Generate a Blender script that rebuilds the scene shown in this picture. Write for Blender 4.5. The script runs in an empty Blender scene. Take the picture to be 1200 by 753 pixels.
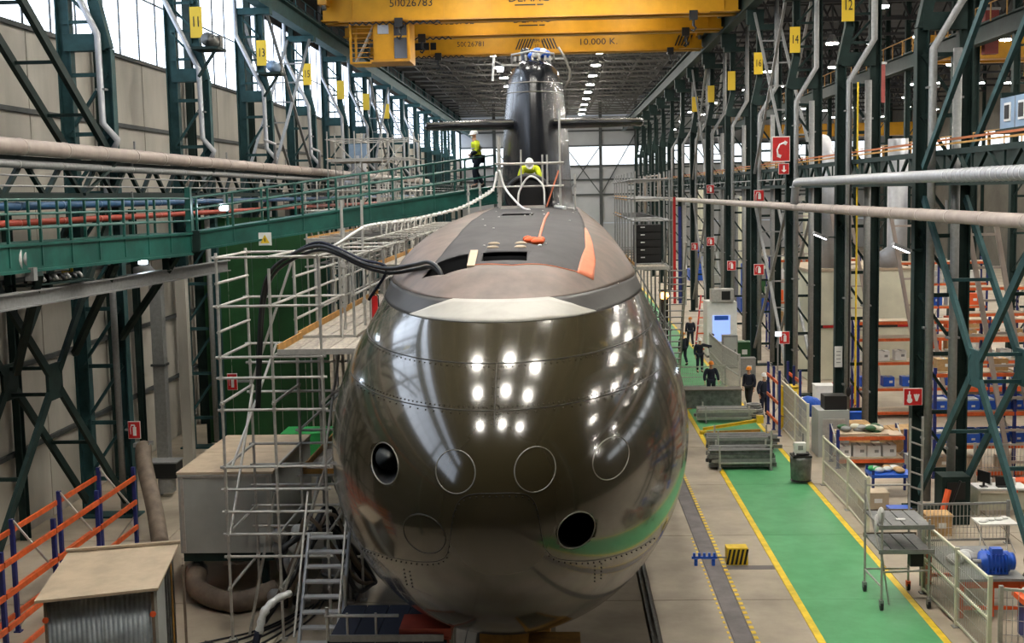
import bpy, bmesh, math, random
import numpy as np
from mathutils import Vector, Matrix

SC = bpy.context.scene
COL = SC.collection
RND = random.Random(11)
PI = math.pi

# ------------------------------------------------------------------ camera
cam_data = bpy.data.cameras.new('camera')
cam = bpy.data.objects.new('camera', cam_data)
COL.objects.link(cam)
cam_data.sensor_width = 36.0
cam_data.lens = 43.2
cam_data.clip_end = 500.0
cam.matrix_world = Matrix(((0.99908143, 0.01582223, 0.03982399, 0.0),
                           (0.03795743, 0.10455546, -0.99379444, 0.0),
                           (-0.01988786, 0.99439319, 0.10385884, 9.7),
                           (0, 0, 0, 1)))
SC.camera = cam

# ------------------------------------------------------------------ world, exposure
world = bpy.data.worlds.new('world')
SC.world = world
world.use_nodes = True
bg = world.node_tree.nodes['Background']
bg.inputs[0].default_value = (0.75, 0.85, 1.0, 1)
bg.inputs[1].default_value = 0.6
SC.view_settings.view_transform = 'Standard'
SC.view_settings.look = 'None'
SC.view_settings.gamma = 1.0
SC.view_settings.use_curve_mapping = False
SC.view_settings.exposure = 0.0
SC.cycles.max_bounces = 6
SC.cycles.diffuse_bounces = 3
SC.cycles.glossy_bounces = 3
SC.cycles.transmission_bounces = 4
SC.cycles.sample_clamp_indirect = 4.0
SC.cycles.caustics_reflective = False
SC.cycles.caustics_refractive = False

LAMP_POWER = 400.0      # emission of the high bay lamp lenses
PANE_POWER = 3.4        # daylight in the frosted left glazing
NEIGHBOUR_POWER = 340.0


# ------------------------------------------------------------------ materials
def srgb(c):
    return tuple(((v / 255.0) / 12.92 if v / 255.0 <= 0.04045 else ((v / 255.0 + 0.055) / 1.055) ** 2.4) for v in c)


MATS = {}


def mat(name, c, rough=0.6, metal=0.0, var=0.0, scale=3.0, bump=0.0, coat=0.0, emit=None, stretch=None, second=None, alpha=None, spec=None):
    """Principled material; c is sRGB 0-255. var mixes a darker / second colour by world-position noise."""
    m = bpy.data.materials.new(name)
    m.use_nodes = True
    nt = m.node_tree
    b = nt.nodes['Principled BSDF']
    col = srgb(c)
    b.inputs['Base Color'].default_value = (*col, 1)
    b.inputs['Roughness'].default_value = rough
    b.inputs['Metallic'].default_value = metal
    if spec is not None:
        b.inputs['Specular IOR Level'].default_value = spec
    if coat:
        b.inputs['Coat Weight'].default_value = coat
        b.inputs['Coat Roughness'].default_value = 0.06
    if var or bump:
        g = nt.nodes.new('ShaderNodeNewGeometry')
        mp = nt.nodes.new('ShaderNodeMapping')
        if stretch:
            mp.inputs['Scale'].default_value = stretch
        nt.links.new(g.outputs['Position'], mp.inputs['Vector'])
        n = nt.nodes.new('ShaderNodeTexNoise')
        n.inputs['Scale'].default_value = scale
        n.inputs['Detail'].default_value = 5.0
        n.inputs['Roughness'].default_value = 0.62
        nt.links.new(mp.outputs['Vector'], n.inputs['Vector'])
        if var:
            r = nt.nodes.new('ShaderNodeValToRGB')
            r.color_ramp.elements[0].position = 0.36
            r.color_ramp.elements[1].position = 0.64
            dark = srgb(second) if second else tuple(v * (1 - var) for v in col)
            r.color_ramp.elements[0].color = (*dark, 1)
            r.color_ramp.elements[1].color = (*[min(1, v * (1 + var * 0.35)) for v in col], 1)
            nt.links.new(n.outputs['Fac'], r.inputs['Fac'])
            nt.links.new(r.outputs['Color'], b.inputs['Base Color'])
        if bump:
            bp = nt.nodes.new('ShaderNodeBump')
            bp.inputs['Strength'].default_value = bump
            bp.inputs['Distance'].default_value = 0.02
            nt.links.new(n.outputs['Fac'], bp.inputs['Height'])
            nt.links.new(bp.outputs['Normal'], b.inputs['Normal'])
    if emit:
        b.inputs['Emission Color'].default_value = (*emit[0], 1)
        b.inputs['Emission Strength'].default_value = emit[1]
    if alpha is not None:
        b.inputs['Alpha'].default_value = alpha
    MATS[name] = m
    return m


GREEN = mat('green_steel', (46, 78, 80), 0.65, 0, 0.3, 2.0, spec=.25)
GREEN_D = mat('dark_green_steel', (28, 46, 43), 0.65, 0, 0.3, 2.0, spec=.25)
BLUEGREEN = mat('gangway_green_paint', (34, 92, 82), 0.4, 0, 0.35, 1.5)
GALV = mat('galvanised_steel', (186, 184, 178), 0.45, 0.4, 0.15, 9.0)
GALV_D = mat('weathered_galvanised', (142, 143, 142), 0.5, 0.3, 0.15, 9.0)
PIPE = mat('pipe_jacket', (176, 163, 154), 0.5, 0.1, 0.12, 2.0)
ALU = mat('alu_duct', (172, 174, 178), 0.4, 0.3, 0.1, 4.0)
CLAD = mat('wall_sheet', (178, 173, 162), 0.6, 0, 0.2, 0.5, stretch=(1, 1, .3))
CLADB = mat('back_wall_sheet', (176, 178, 180), 0.6, 0, 0.08, 0.3)
WALLD = mat('far_hall_wall', (92, 88, 80), 0.8, 0, 0.3, 0.3)
GIRT = mat('girt_dark', (66, 70, 70), 0.6, 0, 0.3, 2.0)
YEL = mat('crane_yellow', (200, 144, 26), 0.5, 0, 0.12, 1.2, spec=.3)
YEL_D = mat('crane_amber', (190, 132, 20), 0.5, 0, 0.2, 1.2)
BLACK = mat('black_paint', (20, 20, 20), 0.5)
DARK = mat('dark_void', (14, 14, 16), 0.8)
RUBBER = mat('black_rubber', (26, 27, 30), 0.45)
WHITE = mat('white_paint', (226, 226, 222), 0.5, 0, 0.08, 4)
RED = mat('red_paint', (186, 30, 30), 0.4, 0, 0.15, 4)
ORANGE = mat('orange_paint', (214, 96, 44), 0.5, 0, 0.25, 5)
BLUE = mat('rack_blue', (34, 48, 116), 0.45, 0, 0.3, 5)
BINBLUE = mat('bin_blue', (36, 92, 200), 0.4, 0, 0.15, 5)
CREAM = mat('cream_panel', (214, 212, 190), 0.6, 0, 0.12, 0.8)
WOOD = mat('pale_plywood', (188, 170, 146), 0.75, 0, 0.16, 1.6)
PLANK = mat('grey_deck_plank', (168, 158, 144), 0.65, 0, 0.35, 3.0, stretch=(6, 1, 1))
TOE = mat('toe_board_timber', (190, 142, 72), 0.65, 0, 0.3, 4)
CARD = mat('cardboard', (188, 152, 104), 0.75, 0, 0.25, 4)
CONC = mat('concrete', (172, 160, 142), 0.62, 0, 0.25, 0.45, 0.15, second=(148, 137, 120))
CONC_D = mat('concrete_dark', (112, 104, 96), 0.7, 0, 0.35, 0.8)
DRAIN = mat('drain_grey', (110, 104, 104), 0.6, 0, 0.3, 2.0)
PATHG = mat('floor_green', (88, 160, 108), 0.42, 0, 0.18, 1.1, second=(74, 146, 94))
FYEL = mat('floor_yellow', (236, 200, 42), 0.5, 0, 0.2, 3)
STEELD = mat('dark_bar_steel', (112, 114, 112), 0.45, 0.4, 0.4, 5)
ROOFM = mat('roof_dark', (44, 44, 46), 0.85, 0, 0.3, 0.4)
TRUSS = mat('roof_truss_grey', (112, 110, 106), 0.7, 0, 0.2, 1)
NAVY = mat('navy_cloth', (22, 28, 46), 0.8, 0, 0.2, 14)
HIVIS = mat('hi_vis_cloth', (214, 226, 40), 0.75, 0, 0.12, 12)
HIORANGE = mat('orange_cloth', (232, 96, 40), 0.75, 0, 0.12, 12)
SKIN = mat('skin', (206, 158, 130), 0.55)
HELMW = mat('helmet_white', (236, 236, 232), 0.3)
HELMO = mat('helmet_orange', (232, 140, 40), 0.3)
BOOT = mat('boot_black', (24, 22, 22), 0.6)
GLASS_D = mat('dark_glass', (60, 60, 62), 0.1, 0, 0, coat=0.5)
GREYBOX = mat('grey_cabin_sheet', (170, 174, 170), 0.55, 0, 0.12, 0.9)
CORR = mat('corrugated_steel', (164, 172, 176), 0.4, 0.35, 0.3, 2.0)
BRIGHTG = mat('bright_green_sheet', (52, 176, 92), 0.5, 0, 0.15, 2)
GREENP = mat('green_partition', (34, 84, 44), 0.5, 0, 0.3, 0.8)
DUCTB = mat('brown_hose', (120, 106, 92), 0.7, 0, 0.3, 3)
PLASTIC = mat('milky_plastic', (206, 208, 206), 0.3, 0, 0.2, 6)
AHU = mat('blue_grey_sheet', (132, 156, 182), 0.5, 0, 0.12, 2)
SIGNY = mat('sign_yellow', (226, 190, 44), 0.5)
TRAFFIC = mat('cone_orange', (226, 92, 40), 0.6)
# submarine coats
HULL = mat('hull_gloss_paint', (56, 50, 34), 0.15, 0, 0.14, 0.6, coat=0.4, stretch=(1, 1, .35))
HULLG = mat('hull_grey_band', (50, 48, 46), 0.5, 0, 0.3, 1.2, spec=.25)
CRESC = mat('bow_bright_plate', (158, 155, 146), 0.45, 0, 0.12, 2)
TAUPE = mat('casing_taupe_dust', (118, 103, 95), 0.55, 0, 0.22, 1.3, second=(100, 90, 84), spec=.3)
DECK = mat('casing_deck_grey', (72, 70, 71), 0.75, 0, 0.2, 1.6, spec=.25)
PRIMER = mat('orange_primer', (212, 122, 88), 0.6, 0, 0.15, 3)
SEAM = mat('seam_dark', (30, 27, 22), 0.5)
HULL.node_tree.nodes['Principled BSDF'].inputs['IOR'].default_value = 1.6
SAIL = mat('sail_black_gloss', (23, 25, 30), 0.26, 0, 0.2, 1.0, coat=0.15)
EDGE = mat('bright_edge', (128, 124, 114), 0.4, 0.2)
PANE = mat('frosted_pane', (225, 232, 245), 0.4, 0, 0, emit=((0.74, 0.84, 1.0), PANE_POWER))
PANEB = mat('frosted_back_pane', (225, 232, 240), 0.4, 0, 0, emit=((0.86, 0.93, 1.0), 1.6))
LENS = mat('lamp_lens', (255, 250, 240), 0.4, 0, 0, emit=((1.0, 0.95, 0.86), LAMP_POWER))
LENSW = mat('lamp_lens_wide', (255, 250, 240), 0.4, 0, 0, emit=((1.0, 0.95, 0.86), LAMP_POWER * .32))
LENSN = mat('lamp_lens_neighbour', (255, 250, 240), 0.4, 0, 0, emit=((1.0, 0.94, 0.84), NEIGHBOUR_POWER))
LED = mat('work_light_led', (230, 240, 255), 0.4, 0, 0, emit=((0.75, 0.87, 1.0), 60))
OLDBLUE = mat('old_blue_pipe', (44, 84, 122), 0.5, 0, 0.2, 3)
OLDRED = mat('old_red_pipe', (160, 62, 44), 0.5, 0, 0.2, 3)
RAILO = mat('faded_orange_rail', (178, 104, 58), 0.6, 0, 0.2, 3)
FLOOD = mat('floodlight_lens', (240, 240, 255), 0.4, 0, 0, emit=((0.95, 0.92, 1.0), 9))
SCREEN = mat('lit_poster', (120, 150, 220), 0.4, 0, 0, emit=((0.35, 0.5, 0.95), 0.9))
GLOW = mat('welding_glow', (255, 160, 60), 0.4, 0, 0, emit=((1.0, 0.5, 0.12), 8))


# ------------------------------------------------------------------ shared unit meshes
def raw_mesh(name, verts, faces, smooth=False):
    me = bpy.data.meshes.new(name)
    me.from_pydata([tuple(v) for v in verts], [], faces)
    if smooth:
        for p in me.polygons:
            p.use_smooth = True
    me.update()
    return me


def unit_cyl(n, r1=1.0):
    v, f = [], []
    for k in range(n):
        a = 2 * PI * k / n
        v.append((math.cos(a), math.sin(a), 0))
    for k in range(n):
        a = 2 * PI * k / n
        v.append((r1 * math.cos(a), r1 * math.sin(a), 1))
    for k in range(n):
        f.append((k, (k + 1) % n, n + (k + 1) % n, n + k))
    f.append(tuple(range(n - 1, -1, -1)))
    f.append(tuple(range(n, 2 * n)))
    return v, f


def extr(poly):
    n = len(poly)
    v = [(x, y, 0) for x, y in poly] + [(x, y, 1) for x, y in poly]
    f = [(k, (k + 1) % n, n + (k + 1) % n, n + k) for k in range(n)]
    f.append(tuple(range(n - 1, -1, -1)))
    f.append(tuple(range(n, 2 * n)))
    return v, f


def ball(nu=10, nv=6):
    v, f = [(0, 0, -1)], []
    for i in range(1, nv):
        t = -PI / 2 + PI * i / nv
        for k in range(nu):
            a = 2 * PI * k / nu
            v.append((math.cos(t) * math.cos(a), math.cos(t) * math.sin(a), math.sin(t)))
    v.append((0, 0, 1))
    for k in range(nu):
        f.append((0, 1 + (k + 1) % nu, 1 + k))
    for i in range(nv - 2):
        for k in range(nu):
            a = 1 + i * nu
            f.append((a + k, a + (k + 1) % nu, a + nu + (k + 1) % nu, a + nu + k))
    top = len(v) - 1
    a = 1 + (nv - 2) * nu
    for k in range(nu):
        f.append((a + k, a + (k + 1) % nu, top))
    return v, f


SHAPES = {
    'box': extr([(-.5, -.5), (.5, -.5), (.5, .5), (-.5, .5)]),
    'cyl6': unit_cyl(6), 'cyl8': unit_cyl(8), 'cyl16': unit_cyl(16), 'cone': unit_cyl(12, 0.35),
    'ibeam': extr([(-.5, -.5), (.5, -.5), (.5, -.4), (.06, -.4), (.06, .4), (.5, .4), (.5, .5), (-.5, .5), (-.5, .4), (-.06, .4), (-.06, -.4), (-.5, -.4)]),
    'angle': extr([(-.5, -.5), (.5, -.5), (.5, -.36), (-.36, -.36), (-.36, .5), (-.5, .5)]),
    'ball': ball(),
}
CACHE = {}


def shared(shape, m):
    k = (shape, m.name)
    if k not in CACHE:
        v, f = SHAPES[shape]
        me = raw_mesh(shape, v, f, smooth=shape in ('ball', 'cyl16'))
        me.materials.append(m)
        CACHE[k] = me
    return CACHE[k]


def frame(p0, p1, up=(0, 0, 1)):
    p0, p1 = Vector(p0), Vector(p1)
    z = p1 - p0
    L = z.length
    z = z / L
    u = Vector(up)
    if abs(z.dot(u)) > 0.98:
        u = Vector((0, 1, 0))
    x = u.cross(z).normalized()
    y = z.cross(x)
    return p0, x, y, z, L


def mtx(p, x, y, z, sx, sy, sz):
    return Matrix(((x[0] * sx, y[0] * sy, z[0] * sz, p[0]),
                   (x[1] * sx, y[1] * sy, z[1] * sz, p[1]),
                   (x[2] * sx, y[2] * sy, z[2] * sz, p[2]), (0, 0, 0, 1)))


def set_props(o, label, cat, group=None, kind=None):
    if label:
        o['label'] = label
    if cat:
        o['category'] = cat
    if group:
        o['group'] = group
    if kind:
        o['kind'] = kind


class Thing:
    """An Empty at the thing's base; parts are added in the thing's local space."""

    def __init__(s, name, label=None, cat=None, loc=(0, 0, 0), rot=0.0, group=None, kind=None):
        s.o = bpy.data.objects.new(name, None)
        COL.objects.link(s.o)
        s.o.location = loc
        s.o.rotation_euler = (0, 0, rot)
        s.o.empty_display_size = 0.2
        set_props(s.o, label, cat, group, kind)
        s.loc = Vector(loc)

    def add(s, name, data, M, parent=None, label=None, kind=None):
        o = bpy.data.objects.new(name, data)
        COL.objects.link(o)
        o.parent = parent or s.o
        if parent is not None:
            o.matrix_parent_inverse = parent.matrix_basis.inverted()
        o.matrix_basis = M
        if label:
            o['label'] = label
        if kind:
            o['kind'] = kind
        return o

    def box(s, name, c, size, m, rz=0.0, parent=None, label=None, kind=None, rx=0.0, ry=0.0):
        """c = centre of the box."""
        Rm = Matrix.Rotation(rz, 4, 'Z') @ Matrix.Rotation(ry, 4, 'Y') @ Matrix.Rotation(rx, 4, 'X')
        M = Matrix.Translation(c) @ Rm @ Matrix.Diagonal((size[0], size[1], size[2], 1)) @ Matrix.Translation((0, 0, -.5))
        return s.add(name, shared('box', m), M, parent, label, kind)

    def tube(s, name, p0, p1, r, m, n=8, parent=None, label=None):
        p, x, y, z, L = frame(p0, p1)
        return s.add(name, shared('cyl%d' % n, m), mtx(p, x, y, z, r, r, L), parent, label)

    def bar(s, name, p0, p1, w, h, m, shape='box', up=(0, 0, 1), parent=None, label=None):
        p, x, y, z, L = frame(p0, p1, up)
        return s.add(name, shared(shape, m), mtx(p, x, y, z, w, h, L), parent, label)

    def ball(s, name, c, size, m, parent=None, label=None):
        return s.add(name, shared('ball', m), Matrix.Translation(c) @ Matrix.Diagonal((*size, 1)), parent, label)

    def cone(s, name, c, r, h, m, parent=None):
        return s.add(name, shared('cone', m), Matrix.Translation(c) @ Matrix.Diagonal((r, r, h, 1)), parent)

    def mesh(s, name, v, f, m, smooth=False, parent=None, label=None, kind=None):
        me = raw_mesh(name, v, f, smooth)
        me.materials.append(m)
        return s.add(name, me, Matrix(), parent, label, kind)

    def path(s, name, pts, r, m, n=8, parent=None, label=None, smooth=True, kind=None):
        v, f = sweep(pts, r, n)
        return s.mesh(name, v, f, m, smooth, parent, label, kind)

    def text(s, name, body, c, size, m, face='-y', parent=None, stretch=1.0):
        cu = bpy.data.curves.new(name, 'FONT')
        cu.body = body
        cu.size = size
        cu.align_x = 'CENTER'
        cu.align_y = 'CENTER'
        cu.extrude = 0.006
        cu.resolution_u = 2
        cu.materials.append(m)
        Rm = Matrix.Rotation(PI / 2, 4, 'X')
        if face == '+x':
            Rm = Matrix.Rotation(PI / 2, 4, 'Z') @ Rm
        if face == '-x':
            Rm = Matrix.Rotation(-PI / 2, 4, 'Z') @ Rm
        tmp = bpy.data.objects.new('lettering_source', cu)
        COL.objects.link(tmp)
        me = bpy.data.meshes.new_from_object(tmp.evaluated_get(bpy.context.evaluated_depsgraph_get()))
        bpy.data.objects.remove(tmp)
        me.name = name
        return s.add(name, me, Matrix.Translation(c) @ Rm @ Matrix.Diagonal((stretch, 1, 1, 1)), parent, kind='stuff')


def struct(name, **k):
    return Thing(name, kind='structure', **k)


def sweep(pts, r, n=8):
    pts = [Vector(p) for p in pts]
    N = len(pts)
    rr = r if isinstance(r, (list, tuple)) else [r] * N
    v, f = [], []
    ux = None
    for i, p in enumerate(pts):
        t = (pts[min(i + 1, N - 1)] - pts[max(i - 1, 0)]).normalized()
        if ux is None:
            ux = t.orthogonal().normalized()
        ux = (ux - t * ux.dot(t)).normalized()
        uy = t.cross(ux)
        for k in range(n):
            a = 2 * PI * k / n
            v.append(p + ux * (rr[i] * math.cos(a)) + uy * (rr[i] * math.sin(a)))
    for i in range(N - 1):
        for k in range(n):
            f.append((i * n + k, i * n + (k + 1) % n, (i + 1) * n + (k + 1) % n, (i + 1) * n + k))
    f.append(tuple(range(n - 1, -1, -1)))
    f.append(tuple(range((N - 1) * n, N * n)))
    return v, f


def smooth_pts(P, n=8):
    """Catmull-Rom through P."""
    P = [Vector(p) for p in P]
    Q = [P[0] * 2 - P[1]] + P + [P[-1] * 2 - P[-2]]
    out = []
    for i in range(1, len(Q) - 2):
        a, b, c, d = Q[i - 1], Q[i], Q[i + 1], Q[i + 2]
        for k in range(n):
            t = k / n
            out.append(0.5 * ((2 * b) + (c - a) * t + (2 * a - 5 * b + 4 * c - d) * t * t + (3 * b - a - 3 * c + d) * t ** 3))
    out.append(P[-1])
    return out


def boxes_mesh(L):
    """Joined geometry of many boxes [(centre, size)], for stuff."""
    v, f = [], []
    for c, sz in L:
        b = len(v)
        for dz in (-.5, .5):
            for dx, dy in ((-.5, -.5), (.5, -.5), (.5, .5), (-.5, .5)):
                v.append((c[0] + dx * sz[0], c[1] + dy * sz[1], c[2] + dz * sz[2]))
        for q in ((0, 3, 2, 1), (4, 5, 6, 7), (0, 1, 5, 4), (1, 2, 6, 5), (2, 3, 7, 6), (3, 0, 4, 7)):
            f.append(tuple(b + k for k in q))
    return v, f


def bars_mesh(L, w=0.06):
    """Joined square bars [(p0, p1)] or [(p0, p1, w)]."""
    v, f = [], []
    for e in L:
        ww = e[2] if len(e) > 2 else w
        p, x, y, z, ln = frame(e[0], e[1])
        b = len(v)
        for q in (p, p + z * ln):
            for sx, sy in ((-.5, -.5), (.5, -.5), (.5, .5), (-.5, .5)):
                v.append(q + x * (sx * ww) + y * (sy * ww))
        for q in ((0, 3, 2, 1), (4, 5, 6, 7), (0, 1, 5, 4), (1, 2, 6, 5), (2, 3, 7, 6), (3, 0, 4, 7)):
            f.append(tuple(b + k for k in q))
    return v, f


def copy_tree(o, parent=None):
    c = o.copy()
    COL.objects.link(c)
    if parent is not None:
        c.parent = parent
    for ch in list(o.children):
        copy_tree(ch, c)
    return c


ORD = ['first', 'second', 'third', 'fourth', 'fifth', 'sixth', 'seventh', 'eighth', 'ninth', 'tenth', 'eleventh', 'twelfth', 'thirteenth', 'fourteenth', 'fifteenth', 'sixteenth']
BAY = 10.3
D0 = 36.8
XL, XR = -13.4, 10.6

# ================================================================== SETTING
# ---- floor
fl = struct('floor')
fl.box('joint_bed', (17, 75, -0.09), (68, 260, 0.12), CONC_D)
YB = [-14, 5, 12, 18, 23, 28.5, 34, 40, 46, 53, 60, 72, 90, 120, 160, 204]
XS = [(-16.4, -11.4), (-11.4, -6.4), (-6.4, -2.2), (-2.2, 1.83), (2.08, 3.62), (4.05, 5.40), (8.20, 12.4), (12.4, 18), (18, 24), (24, 37), (37, 51)]
for i in range(len(YB) - 1):
    y0, y1 = YB[i], YB[i + 1]
    for a, b in XS:
        fl.box('concrete_slab', ((a + b) / 2, (y0 + y1) / 2, -0.03), (b - a - 0.03, y1 - y0 - 0.03, 0.06), CONC)
for x in (1.89, 2.02):
    fl.box('floor_rail', (x, 75, -0.005), (0.05, 255, 0.05), STEELD)
fl.box('drain_cover', (3.835, 75, -0.03), (0.40, 255, 0.06), DRAIN)
fl.box('cross_channel', (4.72, 31.0, 0.003), (1.32, 0.32, 0.006), DRAIN)

wk = struct('floor')
wk.o.name = 'trim_1'
for i in range(2, len(YB) - 1):
    y0, y1 = YB[i], YB[i + 1]
    wk.box('green_walkway_coat', (6.82, (y0 + y1) / 2, -0.03), (2.5, y1 - y0 - 0.008, 0.06), PATHG)
    for x in (5.485, 8.12):
        wk.box('yellow_edge_line', (x, (y0 + y1) / 2, -0.03), (0.165, y1 - y0 - 0.004, 0.061), FYEL)
v = []
for k in range(150):
    y = 18 + k * 0.32
    v.append(((4.12, y, 0.004), (0.10, 0.17, 0.008)))
    if y < 34:
        v.append(((3.56, y, 0.004), (0.05, 0.13, 0.008)))
dv, df = boxes_mesh(v)
wk.mesh('yellow_dashes', dv, df, FYEL, kind='stuff')

# ---- left wall: sheet panels below, glazing above
wl = struct('wall_left')
wl.box('backing', (-16.1, 75, 7.4), (0.3, 260, 14.8), GIRT)
wl.box('upper_sheet', (-16.1, -4.2, 19.8), (0.3, 20, 10), CLAD)
wl.box('upper_sheet', (-16.05, 136.2, 22.1), (0.3, 137, 5.4), ROOFM)
NB0, NB1 = -3, 16
zr = [0, 2.5, 4.98, 7.46, 9.94, 12.42, 14.9]
for k in range(-1, NB1):
    for h in range(2):
        yc = D0 + BAY * (k + 0.25 + h * 0.5)
        for a, b in zip(zr[:-1], zr[1:]):
            wl.box('wall_panel', (-15.9, yc, (a + b) / 2), (0.1, BAY / 2 - 0.06, b - a - 0.05), CLAD)
for z in zr[1:]:
    wl.box('girt', (-15.8, 75, z), (0.12, 255, 0.14), GIRT)
for k in range(-1, NB1):
    wl.bar('wall_post', (-15.55, D0 + BAY * (k + 0.5), 0), (-15.55, D0 + BAY * (k + 0.5), 22), 0.3, 0.36, GREEN_D, 'ibeam')
wi = 1
for k in range(NB0, NB1):
    t = struct('window_%d' % wi, loc=(-15.95, D0 + BAY * k, 14.98))
    wi += 1
    H_ = 9.6 if k < 3 else 4.45
    nc, nr = 5, (4 if k < 3 else 2)
    t.box('pane_backing', (-0.12, BAY / 2, H_ / 2), (0.05, BAY, H_), GIRT)
    for c in range(nc):
        for r in range(nr):
            t.box('pane', (0, BAY * (c + .5) / nc, H_ * (r + .5) / nr), (0.03, BAY / nc - 0.06, H_ / nr - 0.06), PANE)
    for c in range(nc + 1):
        t.box('mullion', (0.03, BAY * c / nc, H_ / 2), (0.08, 0.055, H_), GIRT)
    for r in range(nr + 1):
        t.box('glazing_bar', (0.03, BAY / 2, H_ * r / nr), (0.08, BAY, 0.055), GIRT)
for k in range(-1, 8):
    for q in (.25, .75):
        y_ = D0 + BAY * (k + q)
        wl.bar('lower_post', (-15.6, y_, 0), (-15.6, y_, 9.4), .2, .3, GREEN_D if q > .5 else GALV_D, 'ibeam')

# ---- right side: far wall of the neighbouring bay, rear and back walls, roof
wr = struct('wall_right')
wr.box('wall_sheet', (51.0, 75, 12.4), (0.3, 260, 25), WALLD)
for k in range(-1, 16):
    wr.bar('wall_post', (50.7, D0 + BAY * k, 0), (50.7, D0 + BAY * k, 24), 0.35, 0.3, GREEN_D, 'ibeam')
for k in range(0, 16):
    t = struct('window_%d' % wi, loc=(50.8, D0 + BAY * k + .5, 13.2))
    wi += 1
    for c in range(4):
        t.box('pane', (0, 1.2 + 2.3 * c, 1.3), (0.06, 2.2, 2.5), PANEB)
    t.box('sill', (-0.05, 4.7, 0), (0.15, 9.4, 0.1), GIRT)
wb = struct('wall_back')
for r, (a, b) in enumerate([(0, 4.6), (4.6, 9.2), (9.2, 13.8), (17.0, 19.4), (19.4, 21.8), (21.8, 24.6)]):
    for c in range(12):
        wb.box('wall_panel', (-13.2 + 5.7 * c + 0, 200.3, (a + b) / 2), (5.62, 0.2, b - a - 0.08), CLADB)
for x in (-10.3, -4.6, 1.1, 6.8, 12.5, 18.2, 23.9, 29.6):
    wb.bar('wall_post', (x, 199.9, 0), (x, 199.9, 24), 0.5, 0.4, GIRT)
for x in (1.1, -10.3):
    wb.bar('brace', (x, 199.8, 9.2), (x + 5.7, 199.8, 17), 0.16, 0.16, GIRT)
    wb.bar('brace', (x, 199.8, 17), (x + 5.7, 199.8, 9.2), 0.16, 0.16, GIRT)
    wb.bar('brace', (x + 5.7, 199.8, 9.2), (x + 11.4, 199.8, 19), 0.16, 0.16, GIRT)
for z in (9.2, 11.6, 13.8, 17, 19.4):
    wb.box('girt', (17, 199.9, z), (67, 0.25, 0.25), GIRT)
for c in range(12):
    t = struct('window_%d' % wi, loc=(-13.2 + 5.7 * c, 200.3, 13.9))
    wi += 1
    for q in range(3):
        t.box('pane', (-1.87 + 1.87 * q, 0, 1.5), (1.8, 0.1, 3.0), PANEB)
    t.box('sill', (0, -.1, 0), (5.6, 0.2, 0.12), GIRT)
wf = struct('wall_front')
wf.box('wall_sheet', (17, -14, 12.4), (68, 0.3, 25), WALLD)

ce = struct('ceiling')
ce.box('roof_sheet', (17.5, 75, 24.9), (68, 260, 0.3), ROOFM)
for k in range(11):
    ce.box('purlin', (-15 + k * 2.7, 75, 24.55), (0.16, 260, 0.25), TRUSS)
for k in range(26):
    y = 66 + k * 5.15
    t = struct('ceiling_truss', loc=(-1.5, y, 21.8))
    t.box('bottom_chord', (0, 0, 0), (27.4, 0.16, 0.16), TRUSS)
    t.box('top_chord', (0, 0, 2.5), (27.4, 0.16, 0.16), TRUSS)
    L = []
    n = 18
    for i in range(n):
        xa = -13.6 + 27.2 * i / n
        xb = -13.6 + 27.2 * (i + 1) / n
        L.append(((xa, 0, 0 if i % 2 else 2.5), (xb, 0, 2.5 if i % 2 else 0), 0.09))
    v, f = bars_mesh(L)
    t.mesh('web_lattice', v, f, TRUSS, kind='stuff')
L = []
for k in range(25):
    y = 66 + k * 5.15
    for i in range(9):
        x = -13.5 + 3 * i
        L.append(((x, y, 21.8), (x + (3 if k % 2 else 0), y + 5.15, 21.8), 0.07))
        L.append(((x + 3 * (k % 2), y, 21.8), (x, y + 5.15, 24.3), 0.06))
v, f = bars_mesh(L)
t = struct('ceiling_bracing')
t.mesh('bracing_lattice', v, f, TRUSS, kind='stuff')

# ================================================================== LATTICE COLUMNS
COLMESH = {}


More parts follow.
